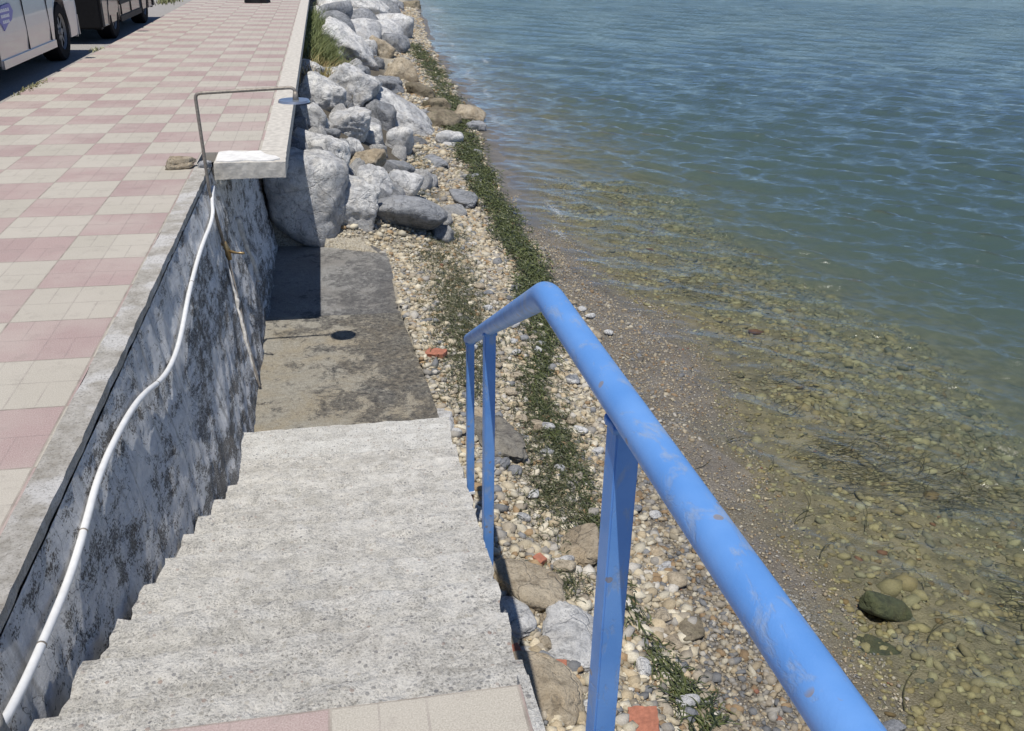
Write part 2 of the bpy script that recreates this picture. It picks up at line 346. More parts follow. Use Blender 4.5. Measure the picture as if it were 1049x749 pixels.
def tube_pts(path, rad, seg=16, closed=True):
    path = [Vector(p) for p in path]; V = []; Fc = []; n = len(path); pt = None; ux = None
    for i, p in enumerate(path):
        t = (path[min(i+1, n-1)]-path[max(i-1, 0)]).normalized()
        if ux is None: ux = t.cross(Vector((0, 0, 1)) if abs(t.z) < .9 else Vector((1, 0, 0))).normalized()
        else: ux = (ux-t*ux.dot(t)).normalized()
        uy = t.cross(ux); r = rad[i] if isinstance(rad, (list, tuple)) else rad
        for k in range(seg):
            a = 2*math.pi*k/seg; V.append(p+ux*math.cos(a)*r+uy*math.sin(a)*r)
    bm = bmesh.new(); vs = [bm.verts.new(v) for v in V]
    for i in range(n-1):
        for k in range(seg): bm.faces.new((vs[i*seg+k], vs[i*seg+(k+1) % seg], vs[(i+1)*seg+(k+1) % seg], vs[(i+1)*seg+k]))
    bm.faces.new(vs[:seg][::-1]); bm.faces.new(vs[-seg:]); return bm
def smooth_path(pts, it=3):
    pts = [Vector(p) for p in pts]
    for _ in range(it):
        q = [pts[0]]
        for a, b in zip(pts[:-1], pts[1:]): q += [a*.75+b*.25, a*.25+b*.75]
        pts = q+[pts[-1]]
    return pts
def fillet(pts, r, n=8):
    out = [Vector(pts[0])]
    for a, b, c in zip(pts[:-2], pts[1:-1], pts[2:]):
        a, b, c = Vector(a), Vector(b), Vector(c); p = b+(a-b).normalized()*r; q = b+(c-b).normalized()*r
        for i in range(n+1):
            t = i/n; out.append(p*(1-t)**2+b*2*t*(1-t)+q*t*t)
    return out+[Vector(pts[-1])]

# ------------------------------------------------------------------ terrain functions
ZW = -1.70
XS_Y = np.array([-30, 0, 2.5, 4, 5.2, 6.5, 7.6, 8.8, 10.5, 12, 16, 22, 30, 50, 90, 300.]); XS_X = np.array([2.0, 2.0, 2.05, 2.12, 2.38, 2.62, 2.6, 2.32, 2.2, 2.3, 2.65, 2.95, 3.3, 4.7, 7.5, 20.])
def xs(y): return np.interp(y, XS_Y, XS_X)+.05*np.sin(y*2.1)+.025*np.sin(y*5.3+1)
def zb(x, y):
    x = np.asarray(x, float); y = np.asarray(y, float); s = x-xs(y)
    up_ = np.where(s > -.7, -.085*s, .0595+.215*(-s-.7))
    up_ = up_+.10*np.clip((4.2-y)/2, 0, 1)*np.clip(-s-.5, 0, 1)
    dn = np.where(s < 2.2, -.08*s, -.176-.14*(s-2.2)); dn = np.maximum(dn, -3.6)
    z = ZW+np.where(s < 0, up_, dn)
    rv = -.62-.56*(x+.5); k = np.clip((y-8.9)/.7, 0, 1); k = k*k*(3-2*k)
    z = z+np.maximum(rv-z, 0)*k
    z = z-.45*np.clip((np.where(y < 4.97, .33+.07*np.clip(y-1.4, 0, 3.6), np.where(y < 7.1, .575-.055*(y-4.97), np.where(y < 8.6, .45, .45-(y-8.6)*1.9)))-x)/.04, 0, 1)*(y < 9.0)
    z = z+.012*np.sin(x*5.1+y*2.3)*np.cos(y*3.7-x)+.006*np.sin(x*13+y*9)
    return z
def onground(u, v, off=0.):
    d = ray(u, v); t = 1.5
    for _ in range(4000):
        p = d*t+np.array([0, 0, CAMH])
        if p[2] < zb(p[0], p[1])+off: return p
        t += .01+.001*t
    return p
def grid_obj(name, X, Y, Z, mat, attrs=None, kind='structure'):
    ny, nx = X.shape; idx = np.arange(nx*ny).reshape(ny, nx)
    Fc = np.stack([idx[:-1, :-1], idx[:-1, 1:], idx[1:, 1:], idx[1:, :-1]], -1).reshape(-1, 4)
    o = fast_mesh(name, np.stack([X, Y, Z], -1).reshape(-1, 3), Fc, mat, smooth=True, attrs=attrs); o['kind'] = kind; return o

# beach and seabed in one sheet
xg = np.concatenate([np.arange(-.75, 3.6, .03), np.arange(3.6, 12, .12), np.geomspace(12, 1500, 30)])
yg = np.concatenate([-np.geomspace(1500, 3, 25), np.arange(-2.9, .5, .15), np.arange(.5, 12, .035), np.arange(12, 30, .12), np.geomspace(30, 1500, 60)])
Xg, Yg = np.meshgrid(xg, yg); Zg = zb(Xg, Yg)
sg = Xg-xs(Yg)
wet = np.clip(.5+sg*.5, 0, 1)*(sg > -1) ; wet = np.where(sg < -.75, 0, np.where(sg < 0, .15+.35*np.clip((sg+.75)/.35, 0, 1), .5+.5*np.clip(sg/1.0, 0, 1)))
kk = np.clip((Yg-8.9)/.6, 0, 1)*np.clip((1.55-Xg)/.4, 0, 1)
grid_obj('beach', Xg, Yg, Zg, M['beach'], {'wet': ('FLOAT', wet.ravel()), 'earth': ('FLOAT', kk.ravel())})

# ------------------------------------------------------------------ sea
rr = [1.6]
while rr[-1] < 60: rr.append(rr[-1]+min(max(.022, rr[-1]**2/3200), .40))
rr = np.array(rr+list(np.geomspace(62, 1500, 36)))
th = np.concatenate([np.arange(2, 6, .5), np.arange(6, 50, .085), np.arange(50, 179, 1.2)])*math.pi/180
TH, RR = np.meshgrid(th, rr); WX, WY = RR*np.sin(TH), RR*np.cos(TH)
WZ = np.zeros_like(WX); wr = np.random.default_rng(5)
for i in range(110):
    lam = .12*(.75/.12)**wr.random() if i % 9 else .9+.9*wr.random(); k = 2*math.pi/lam
    a = (R(212)+wr.normal(0, .30)) if i % 5 < 3 else (R(246)+wr.normal(0, .35)); amp = .0068*lam*(.55 if lam > .9 else 1)*(.6+.8*wr.random())
    ph = k*(WX*math.cos(a)+WY*math.sin(a))+wr.random()*6.28+.5*np.sin(WX*.6+i)+.5*np.sin(WY*.45+i*2)
    fade = np.clip(1.6-np.minimum(RR**2/3200, .4+.0*RR)/(lam*.3), 0, 1)*(RR < 110)
    WZ += amp*fade*(1-2*np.abs(np.sin(ph/2))**1.2 if i % 2 else np.sin(ph))
sw = WX-xs(WY); calm = np.clip(.10+.42*sw, .10, 1)+np.clip((RR-15)/20, 0, 1.6)
WZ = WZ*np.clip(.15+.38*sw, .06, 1)+ZW
foam = np.exp(-((sw-.02-.05*np.sin(WY*3.3))/.05)**2)*.35*np.clip(np.sin(WY*1.1+1)+.5, 0, 1)
foam += np.exp(-((sw-.45-.12*np.sin(WY*1.3))/.05)**2)*np.clip((WY-12)/6, 0, 1)*.8*np.clip(np.sin(WY*1.9)+.2, 0, 1)
foam += np.exp(-((sw-.06)/.10)**2)*.55*np.clip((4.4-WY)/1, 0, 1)
for (fu, fv, fl, fwid) in ((569, 215, .42, .05), (483, 82, .5, .09), (497, 62, .35, .06), (575, 240, .3, .04), (446, 10, 1.6, .3)):
    q = at_z(fu, fv, ZW); foam += 1.1*np.exp(-((WX-q[0])/fwid)**2-((WY-q[1])/fl)**2)
ny, nx = WX.shape; idx = np.arange(nx*ny).reshape(ny, nx)
Fc = np.stack([idx[:-1, :-1], idx[1:, :-1], idx[1:, 1:], idx[:-1, 1:]], -1).reshape(-1, 4)
ring = np.concatenate([idx[0, :], idx[1:, -1], idx[-1, :-1][::-1], idx[1:-1, 0][::-1]]); nb = len(ring); nv = nx*ny
V = np.stack([WX, WY, WZ], -1).reshape(-1, 3); Vb = V[ring].copy(); Vb[:, 2] = -5.6
V = np.concatenate([V, Vb, [[0, 0, -5.6]]]); j = np.arange(nb); j2 = (j+1) % nb
side = np.stack([ring[j], nv+j, nv+j2, ring[j2]], -1)
# floor of the water body: inner row to outer row, column by column
bot_in = nv+np.arange(nx); bot_out = nv+nx+(ny-1)-1+(np.arange(nx)[::-1])
bot_out = np.array([nv+int(np.where(ring == idx[-1, c])[0][0]) for c in range(nx)])
bq = np.stack([bot_in[:-1], bot_in[1:], bot_out[1:], bot_out[:-1]], -1)
Fc = np.concatenate([Fc, side, bq])[:, ::-1].copy()
# side columns of the floor ring (left and right borders are straight lines: no gap)
zer = np.zeros(nb+1)
water = fast_mesh('sea_water', V, Fc, M['water'], smooth=True, attrs={'far': ('FLOAT', np.concatenate([np.clip((RR-9)/30, 0, 1).ravel(), zer])), 'calm': ('FLOAT', np.concatenate([calm.ravel(), zer+1])), 'foam': ('FLOAT', np.concatenate([np.clip(foam, 0, 1).ravel(), zer]))})
water['kind'] = 'structure'

# ------------------------------------------------------------------ ground on the land side
def sheet(name, x0, x1, y0, y1, z, mat):
    o = fast_mesh(name, [(x0, y0, z), (x1, y0, z), (x1, y1, z), (x0, y1, z)], [(0, 1, 2, 3)], mat); o['kind'] = 'structure'; return o
sheet('road', -1500, -2.94, -1500, 1500, -.025, M['road'])
# pavement: solid slabs, top face carries the tile grid in its UV map (one unit = one 0.4 m tile)
def pav_boxes(name, rects):
    V = []; Fc = []; UV = []
    for (x0, x1, y0, y1, ox, oy, zb_) in rects:
        b = len(V); c = [(x0, y0), (x1, y0), (x1, y1), (x0, y1)]
        V += [(x, y, zb_) for x, y in c]+[(x, y, 0.) for x, y in c]; UV += [((x-ox)/.4+200, (y-oy)/.4+200) for x, y in c]*2
        Fc += [tuple(b+i for i in f) for f in ((0, 3, 2, 1), (4, 5, 6, 7), (0, 1, 5, 4), (1, 2, 6, 5), (2, 3, 7, 6), (3, 0, 4, 7))]
    o = fast_mesh(name, V, Fc, M['tiles'], uv=UV); o['kind'] = 'structure'; return o
OX, OY = -1.34, 5.774
pav_boxes('pavement', [(-2.94, -.93, 1.468, 120, OX, OY, -.2), (-.93, -.52, 6.97, 120, OX, OY, -.07), (-2.94, -.93, -6, 1.468, OX, OY, -.2), (-.93, .325, -6, 1.468, -.08, 1.468, -.14)])

me_ = bm_obj('mortar_edge', roughen(box_bm(.326, .350, -3, 1.50, -.14, -.004), .05, .006, 15, 3), M['strip']); tag(me_, 'rough pale mortar edge along the open side of the paving at the stair top', 'edging')
# ------------------------------------------------------------------ retaining wall with kerb
CB = .178
def wallx(z): return -.84-CB*z
wt = empty('retaining_wall', (-.9, 5, 0), 'battered retaining wall with peeling white and grey paint beside the stairs', 'wall')
def wall_grid(y0, y1, name, z1=-.03, ext=.0, sy=.03, sz=.03):
    ys = np.arange(y0, y1+sy/2, sy); zs = np.arange(-1.75, z1+1e-6, sz); Yw, Zw_ = np.meshgrid(ys, zs); Xw = wallx(Zw_)
    for i in range(Xw.shape[0]):
        for k in range(Xw.shape[1]):
            p = Vector((0, Yw[i, k], Zw_[i, k]*.8)); Xw[i, k] += min(1., (-.028-Zw_[i, k])/.18+.12)*(.016*noise.noise(p*3.2)+.009*noise.noise(p*11)+.005*noise.noise(p*34))-ext
    ny_, nx_ = Xw.shape; idx_ = np.arange(nx_*ny_).reshape(ny_, nx_)
    Fq = np.stack([idx_[:-1, :-1], idx_[:-1, 1:], idx_[1:, 1:], idx_[1:, :-1]], -1).reshape(-1, 4)
    Vv = np.stack([Xw, Yw, Zw_], -1).reshape(-1, 3)
    n0 = len(Vv); back = [( -1.4, y0, -1.75), (-1.4, y1, -1.75), (-1.4, y1, z1), (-1.4, y0, z1)]
    o = fast_mesh(name, Vv, Fq, M['wall'], smooth=True); return o
wf = wall_grid(1.2, 10.5, 'wall_face'); wf.parent = wt; wf.matrix_parent_inverse = Matrix.Translation(-Vector(wt.location))
def adopt(o, p): o.parent = p; o.matrix_parent_inverse = Matrix.Translation(-Vector(p.location)); return o
core = adopt(bm_obj('wall_core', hull_bm([(-.88, 1.2, -.05), (-.88, 80, -.05), (-2.0, 80, -.05), (-2.0, 1.2, -.05)], [(-.60, 1.2, -1.9), (-.60, 80, -1.9), (-2.0, 80, -1.9), (-2.0, 1.2, -1.9)]), M['wall']), wt)
core.location.z -= .2
kb = adopt(bm_obj('kerb', roughen(box_bm(-.928, -.836, 1.469, 3.268, -.034, .004), .05, .0035, 12, 1, .9), M['kerb'], smooth=False), wt)
kb2 = adopt(bm_obj('kerb', roughen(box_bm(-.929, -.835, 3.274, 6.60, -.034, .003), .05, .004, 12, 2, .9), M['kerb'], smooth=False), wt)
# plaster ridge on the wall
rp = [(wallx(z)+.008, y, z) for y, z in ((6.05, -.42), (6.0, -.6), (5.95, -.8), (5.85, -1.0), (5.8, -1.3))]
adopt(bm_obj('plaster_ridge', roughen(tube_pts(smooth_path(rp, 2), .012, 10), .03, .012, 22, 5), M['plaster'], smooth=True), wt)
rp = [(wallx(z)+.002, y, z) for y, z in ((7.0, -.5), (7.0, -.7), (7.15, -.95), (7.1, -1.05))]
adopt(bm_obj('plaster_ridge', roughen(tube_pts(smooth_path(rp, 2), [.006, .012, .02, .03, .036, .04, .04, .04, .038, .035, .032, .025, .02, .012][:len(smooth_path(rp, 2))]+[.01]*20 if False else .026, 10), .03, .016, 18, 6), M['plaster'], smooth=True), wt)

# sea wall coping slab beyond the stairs
ct = empty('coping_slab', (-.6, 6.6, 0), 'overhanging pale concrete coping slab with flaking white paint on its end', 'slab')
adopt(bm_obj('slab', roughen(box_bm(-.519, -.335, 6.985, 120, -.105, .004), 3, 0.0, 1, 1) if False else box_bm(-.519, -.335, 6.985, 120, -.105, .004), M['coping'], bevel=.006), ct)
adopt(bm_obj('end_block', roughen(box_bm(-.815, -.334, 6.585, 6.984, -.105, .006), .04, .006, 12, 9), M['coping'], smooth=False), ct)
top = [(-.80, 6.62), (-.70, 6.60), (-.62, 6.64), (-.52, 6.60), (-.42, 6.61), (-.37, 6.66), (-.40, 6.74), (-.47, 6.80), (-.52, 6.93), (-.64, 6.91), (-.74, 6.95), (-.81, 6.9)]
adopt(bm_obj('white_paint_patch', hull_bm([(x, y, .016) for x, y in top], [(x, y, .0) for x, y in top]), M['whitepaint']), ct)
# continuous sea wall under the coping, behind the boulders
sw_o = bm_obj('sea_wall', box_bm(-.9, -.60, 10.5, 120, -1.9, -.106), M['wall']); tag(sw_o, 'grey sea wall under the coping slab, in shade behind the boulders', 'wall')

# ------------------------------------------------------------------ stairs
stt = empty('concrete_staircase', (0, 3, -.7), 'rough exposed aggregate concrete stairs going down to the beach landing', 'stairs')
def xl(z): return -.75-.08*z
def xr(z): return .335-.205*z
noses = [1.70+.31*k for k in range(10)]; noses[9] = 4.97
prev = 1.469
for k in range(10):
    z = -.15-.12*k; y1 = noses[k]; y0 = prev-(.05 if k else 0)
    def P4(z_, yy0, yy1): return [(xl(z)-.02, yy0, z_), (xr(z+.06 if k else z), yy0, z_), (xr(z-.06), yy1, z_), (xl(z), yy1, z_)]
    bm = hull_bm(P4(z, y0 if not k else prev+.001, y1), P4(-1.75, y0 if not k else prev+.001, y1))
    if k == 9:
        bm.free(); bm = hull_bm(P4(z, prev+.001, 4.62), P4(-1.75, prev+.001, 4.62))
    roughen(bm, .03, .0115, 13, k, .75)
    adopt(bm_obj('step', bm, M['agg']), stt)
    if k == 9:
        bm = hull_bm(P4(z-.004, 4.621, y1), P4(-1.75, 4.621, y1)); roughen(bm, .035, .006, 14, 33, .5)
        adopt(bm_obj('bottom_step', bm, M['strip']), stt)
    prev = y1
lm = bm_obj('concrete_lump', roughen(box_bm(-.835, -.735, 1.47, 1.575, -.12, .0), .03, .014, 9, 4), M['kerb'], smooth=True)
tag(lm, 'grey concrete lump at the top left end of the stairs under the hose', 'lump')

ld = empty('beach_landing', (-.1, 7, -1.35), 'flat stained concrete landing at the foot of the stairs', 'landing')
t1 = [(-.64, 4.972), (.575, 4.972), (.55, 5.5), (.50, 6.3), (.458, 7.03), (-.64, 7.07)]
adopt(bm_obj('slab', roughen(hull_bm([(x, y, -1.35) for x, y in t1], [(x, y, -1.6) for x, y in t1]), .06, .007, 10, 12), M['land1']), ld)
t2 = [(-.64, 7.075), (.462, 7.035), (.468, 7.8), (.462, 8.45), (.42, 8.72), (.34, 8.88), (.2, 8.95), (-.64, 9.05)]
adopt(bm_obj('slab', roughen(hull_bm([(x, y, -1.362) for x, y in t2], [(x, y, -1.6) for x, y in t2]), .06, .007, 10, 13), M['land2']), ld)

# ------------------------------------------------------------------ railing
rl = empty('handrail', (.42, 1.2, 0), 'scuffed blue painted tubular handrail with square posts along the stairs', 'railing')
D = .029; ZR = .806
path = fillet([(.470, -1.2, ZR), (.408, 1.705, ZR), (.600, 4.10, -.335)], .05, 10)
rad = [D]*len(path)
dn = []
for i in range(len(path)-1): 
    dn.append(path[i])
    n_ = int((path[i+1]-path[i]).length/.05)
    for q in range(1, n_): dn.append(path[i].lerp(path[i+1], q/n_))
dn.append(path[-1])
adopt(bm_obj('rail_tube', tube_pts(dn, D, 28), M['blue'], smooth=True), rl)
def post(x, y, z0, z1, wd, rot=0.):
    bm = box_bm(-wd/2, wd/2, -wd/2, wd/2, z0, z1); bmesh.ops.rotate(bm, verts=bm.verts, matrix=Matrix.Rotation(rot, 3, 'Z')); bmesh.ops.translate(bm, verts=bm.verts, vec=(x, y, 0))
    o = adopt(bm_obj('post', bm, M['blue'], bevel=.003), rl); return o
p3 = post(.421, 1.205, -.42, ZR-.015, .042, R(6)); p2 = post(.512, 3.0, -.93, .168, .040, R(4)); p1 = post(.592, 4.02, -1.16, -.32, .036, R(3)); p0 = post(.43, -.7, -.3, ZR-.015, .042)
def weld(p, x, y, z, wd, sl):
    bm = box_bm(x-wd/2-.004, x+wd/2+.004, y-wd/2-.004, y+wd/2+.004, z-.006, z+.006)
    for v in bm.verts: v.co.z -= (v.co.y-y)*sl
    roughen(bm, .008, .0022, 60, 4, .8); b = bm_obj('weld_bead', bm, M['blue'], smooth=True); b.parent = p
weld(p3, .421, 1.205, ZR-.030, .042, 0.); weld(p2, .512, 3.0, .160, .040, .475); weld(p1, .592, 4.02, -.325, .036, .475)
def bolt(p, loc, r=.009):
    bm = bmesh.new(); bmesh.ops.create_cone(bm, cap_ends=True, segments=6, radius1=r, radius2=r*.8, depth=.01); bmesh.ops.rotate(bm, verts=bm.verts, matrix=Matrix.Rotation(R(90), 3, 'X')); bmesh.ops.translate(bm, verts=bm.verts, vec=loc)
    b = bm_obj('bolt', bm, M['rust']); b.parent = p; return b
bolt(p2, (.514, 2.977, -.86)); bolt(p3, (.421, 1.180, -.3))
bm = box_bm(.578, .606, 4.006, 4.034, -1.32, -1.16); roughen(bm, .03, .004, 30, 3)
o = bm_obj('rusty_stub', bm, M['rust']); o.parent = p1; o['label'] = 'rusty broken foot of the lowest post'
bm = box_bm(.570, .614, 3.998, 4.042, -1.172, -1.158); o = bm_obj('collar', bm, M['whitepaint']); o.parent = p1

# ------------------------------------------------------------------ shower
sh = empty('beach_shower', (-.8, 6.0, -.4), 'outdoor beach shower of thin bent steel pipe with a round flat head', 'shower')
sp = fillet([(-.745, 6.06, -.42), (-.79, 6.02, -.05), (-.802, 6.0, .562), (-.208, 6.0, .592), (-.205, 6.0, .56)], .035, 7)
adopt(bm_obj('riser_pipe', tube_pts(sp, .0105, 12), M['steel'], smooth=True), sh)
bm = bmesh.new(); bmesh.ops.create_cone(bm, cap_ends=True, segments=48, radius1=.098, radius2=.092, depth=.014); bmesh.ops.translate(bm, verts=bm.verts, vec=(-.218, 6.0, .512))
hd = adopt(bm_obj('shower_head', bm, M['chrome'], smooth=False), sh)
bm = bmesh.new(); bmesh.ops.create_cone(bm, cap_ends=True, segments=20, radius1=.02, radius2=.013, depth=.05); bmesh.ops.translate(bm, verts=bm.verts, vec=(-.207, 6.0, .543))
adopt(bm_obj('neck', bm, M['steel'], smooth=True), sh)
tp = [(-.745, 6.06, -.40), (-.735, 6.09, -.46), (-.725, 6.1, -.53)]
adopt(bm_obj('valve_body', tube_pts(tp, [.018, .024, .017], 12), M['brass'], smooth=True), sh)
adopt(bm_obj('tap_handle', tube_pts([(-.73, 6.1, -.47), (-.665, 6.06, -.475), (-.62, 6.04, -.47)], [.012, .007, .009], 10), M['brass'], smooth=True), sh)
lp = [(wallx(z)+.014, y, z) for y, z in ((6.1, -.52), (6.06, -.65), (5.95, -.85), (5.85, -1.05), (5.78, -1.34))]
adopt(bm_obj('supply_pipe', tube_pts(smooth_path(lp, 2), .009, 10), M['steel'], smooth=True), sh)

# hose
hz = [(-.77, 6.08, -.03), (-.78, 6.02, -.09), (-.775, 5.95, -.20), (-.785, 5.33, -.20), (-.778, 4.68, -.235), (-.768, 4.28, -.29), (-.765, 4.0, -.30), (-.770, 3.71, -.268), (-.788, 3.40, -.18), (-.795, 3.10, -.135), (-.80, 2.71, -.115), (-.793, 2.44, -.15), (-.79, 2.235, -.168), (-.79, 1.99, -.158), (-.788, 1.785, -.14), (-.785, 1.6, -.10), (-.785, 1.45, .03), (-.80, 1.2, .03), (-.86, .6, .016)]
hs = smooth_path(hz, 3)
ho = empty('water_hose', (-.78, 4, -.2), 'white plastic water hose sagging along the retaining wall up to the shower', 'hose')
adopt(bm_obj('hose_tube', tube_pts(hs, .0118, 14), M['hose'], smooth=True), ho)
for (a) in (4.85, 2.42, 1.95, 3.6):
    i = min(range(len(hs)), key=lambda q: abs(hs[q].y-a)); 
    adopt(bm_obj('wire_clip', tube_pts([hs[i]-Vector((0, .004, 0)), hs[i]+Vector((0, .002, 0))], .0128, 12), M['steel'], smooth=True), ho)

# ------------------------------------------------------------------ boulders
def rock_mesh(seed, sub=4, planes=11, rough=.06, soft=9., flat=.0):
    r_ = random.Random(seed); bm = bmesh.new(); bmesh.ops.create_icosphere(bm, subdivisions=sub, radius=1)
    P = []
    for i in range(planes):
        n = Vector((r_.gauss(0, 1), r_.gauss(0, 1), r_.gauss(0, 1))).normalized(); P.append((n, r_.uniform(.70, 1.02)))
    for ax in ((1, 0, 0), (-1, 0, 0), (0, 1, 0), (0, -1, 0), (0, 0, 1), (0, 0, -1)): P.append((Vector(ax), 1.))
    o = Vector((seed*1.37, seed*.71, seed*2.3))
    for v in bm.verts:
        d = v.co.normalized(); s = 0.
        for n, h in P:
            c = d.dot(n)
            if c > .05: s += (c/h)**soft
        rad = s**(-1/soft)
        q = d*rad
        rad *= 1+rough*1.3*noise.noise(q*1.6+o)+rough*.9*noise.noise(q*4+o)+rough*.35*noise.noise(q*10+o)+rough*.18*noise.noise(q*24+o)
        rid = abs(noise.noise(q*2.6+o*2)); rad -= rough*.7*max(0, .09-rid)/.09*.5
        v.co = d*rad
    # normalise the extent
    mn = [min(v.co[i] for v in bm.verts) for i in range(3)]; mx = [max(v.co[i] for v in bm.verts) for i in range(3)]
    for v in bm.verts:
        v.co = Vector([(v.co[i]-(mn[i]+mx[i])/2)*2/(mx[i]-mn[i]) for i in range(3)])
    return bm
rock_n = 0
def rock(u, v, wpx, hpx, mat, label, tilt=0., cat='boulder', name='boulder', group='boulders piled against the sea wall', sub=4, deep=.35, ry=None, yaw=None, soft=14., rough=.095, planes=8, z=None, low=None):
    """boulder whose outline covers about wpx x hpx pixels round (u, v); it rests in the slope and has real depth"""
    global rock_n; rock_n += 1
    p = onground(u, v) if z is None else at_z(u, v, z)
    for _ in range(3):
        dep = float(np.dot(p-np.array([0, 0, CAMH]), fw)); rx = wpx/2*dep/F_PX; rz = hpx/2*dep/F_PX
        dist = math.hypot(p[0], p[1]); dep_ang = math.atan2(CAMH-p[2], dist)
        ryy = ry if ry else min(max(rx*.85, .8*rz), rz*2.2)
        a2 = rz**2-(ryy*math.sin(dep_ang))**2
        rzz = math.sqrt(max(a2, (rz*.35)**2))/math.cos(dep_ang)
        if low: rzz = low*rx; ryy = math.sqrt(max(rz**2-(rzz*math.cos(dep_ang))**2, .04*rz**2))/math.sin(dep_ang)
        p = onground(u, v, rzz*deep) if z is None else p
    bm = rock_mesh(rock_n*13+5, sub, planes, rough, soft)
    yw = random.uniform(-.25, .25) if yaw is None else yaw
    for q in bm.verts: q.co = Vector((q.co.x*rx, q.co.y*ryy, q.co.z*rzz))
    # lean in the view plane
    bmesh.ops.rotate(bm, verts=bm.verts, matrix=Matrix.Rotation(R(tilt), 3, 'Y') @ Matrix.Rotation(yw, 3, 'Z'))
    o = bm_obj(name, bm, M[mat], smooth=True); o.location = Vector(p); tag(o, label, cat, group)
    return o
def zr(zx, zy, zw_, zh, *a, **k): return rock(250+zx/2.996, zy/2.996, zw_/2.996*1.10, zh/2.996*1.08, *a, **k)
zr(190, 612, 225, 265, 'rock', 'tall rounded boulder at the landing, half in the shadow of the coping slab', tilt=8, sub=5, soft=4.5, rough=.055, planes=6)
zr(238, 482, 170, 140, 'rock', 'pale flat topped boulder just above the half shaded tall one', tilt=6, sub=5)
zr(322, 616, 155, 145, 'rock', 'streaky grey boulder right of the tall half shaded boulder', tilt=14, sub=5)
zr(402, 584, 112, 132, 'rock', 'grey boulder below the tan one, left of a smooth light grey stone', sub=5)
zr(510, 657, 214, 116, 'rockdark', 'large dark grey rounded boulder lying alone on the pebbles by the landing', tilt=4, sub=5, soft=5, deep=.5, rough=.04)
zr(372, 508, 132, 88, 'rocktan', 'sandy tan boulder among the grey ones', tilt=-14, sub=5)
zr(486, 574, 100, 95, 'rock', 'smooth light grey stone behind the large dark rounded boulder', tilt=20)
zr(320, 392, 132, 108, 'rock', 'rounded pale grey boulder in the middle of the near pile', sub=5, soft=6)
zr(238, 302, 130, 115, 'rock', 'white grey boulder with a dark pitted patch beside the shower head', tilt=25, sub=5)
zr(212, 372, 90, 100, 'rock', 'small pale boulder wedged under the pitted one, next to the shadow edge', tilt=-5)
zr(318, 292, 145, 160, 'rock', 'big grey boulder with a steep dark front face, near the dry grass', tilt=28, sub=5)
zr(255, 240, 120, 60, 'rock', 'pale flat rock behind the big steep faced boulder')
zr(334, 466, 80, 72, 'rock', 'small pale boulder resting above the tan one', tilt=10)
zr(398, 424, 62, 78, 'rock', 'narrow pale rock between the rounded one and the forked one', tilt=12)
zr(478, 446, 86, 106, 'rock', 'light boulder with a notched top above the smooth light grey stone', tilt=-6)
zr(414, 362, 95, 98, 'rockdark', 'dark pitted boulder left of the long sloping one', tilt=10)
zr(480, 366, 240, 112, 'rock', 'long pale boulder sloping down towards the water', tilt=34, sub=5, soft=8)
zr(422, 264, 128, 58, 'rockdark', 'low dark grey boulder behind the long sloping one', tilt=4)
zr(482, 224, 102, 86, 'rocktan', 'rounded beige boulder near the waterside, behind the low dark one')
zr(322, 158, 190, 120, 'rock', 'long white boulder lying beside the dry grass', tilt=30, sub=5)
zr(318, 90, 92, 52, 'rock', 'speckled pale rock above the long white boulder', tilt=8)
zr(392, 110, 86, 50, 'rock', 'pale grey rock in the second row, right of the speckled one', tilt=16)
zr(374, 152, 62, 56, 'rock', 'small grey rock next to the long white boulder')
zr(415, 158, 80, 66, 'rocktan', 'yellowish flat rock inside the pile, right of a small grey one', tilt=30)
zr(462, 142, 84, 72, 'rockdark', 'mottled dark boulder near the weedy waterside edge')
zr(276, 28, 96, 82, 'rock', 'pale boulder at the top of the pile next to the green grass', tilt=18)
zr(372, 42, 128, 104, 'rock', 'large grey boulder furthest up in the middle of the pile', tilt=26, sub=5)
zr(440, 92, 52, 38, 'rock', 'small smooth grey rock between two darker boulders')
zr(422, 66, 58, 42, 'rockdark', 'dark wedge shaped rock behind the large far grey boulder')
zr(432, 24, 70, 46, 'rock', 'grey rock high in the pile near the far shore edge')
zr(468, 18, 44, 36, 'rockdark', 'far dark rock close to the water at the top')
zr(398, 4, 80, 34, 'rock', 'farthest wide grey rock at the head of the pile')
zr(515, 18, 56, 30, 'rockbrown', 'small brown wet rock at the far water edge', group=None)
zr(224, 50, 44, 58, 'rock', 'pale stone poking out of the green grass')
zr(200, 222, 66, 66, 'rock', 'triangular pale rock against the coping, below the dry grass', tilt=30)
zr(352, 226, 60, 50, 'rockdark', 'dark gap stone under the long white boulder')
zr(540, 286, 92, 52, 'rockbrown', 'greenish brown boulder low at the waterside', tilt=20)
zr(590, 326, 84, 52, 'rockbrown', 'brown rock at the waterside, upper one of two')
zr(612, 376, 104, 64, 'rockbrown', 'olive brown rounded rock just above the flat grey one', tilt=8)
zr(628, 430, 88, 52, 'rock', 'flat smooth grey rock at the top end of the seaweed strip', tilt=6, soft=5)
zr(694, 358, 92, 58, 'rocktan', 'tan rock standing at the edge of the water', tilt=8)
zr(712, 392, 60, 34, 'rockdark', 'wet dark rock at the foot of the tan waterside rock')
zr(556, 358, 40, 40, 'rockdark', 'dark stone beside the lower end of the long sloping boulder')
zr(478, 520, 90, 48, 'rockdark', 'dark flat stone under the notched boulder')
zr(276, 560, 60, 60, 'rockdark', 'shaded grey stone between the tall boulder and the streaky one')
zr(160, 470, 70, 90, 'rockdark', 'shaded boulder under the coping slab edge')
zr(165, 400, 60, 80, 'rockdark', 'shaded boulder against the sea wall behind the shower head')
zr(262, 420, 60, 50, 'rockdark', 'dark stone filling the gap below the rounded pale boulder')
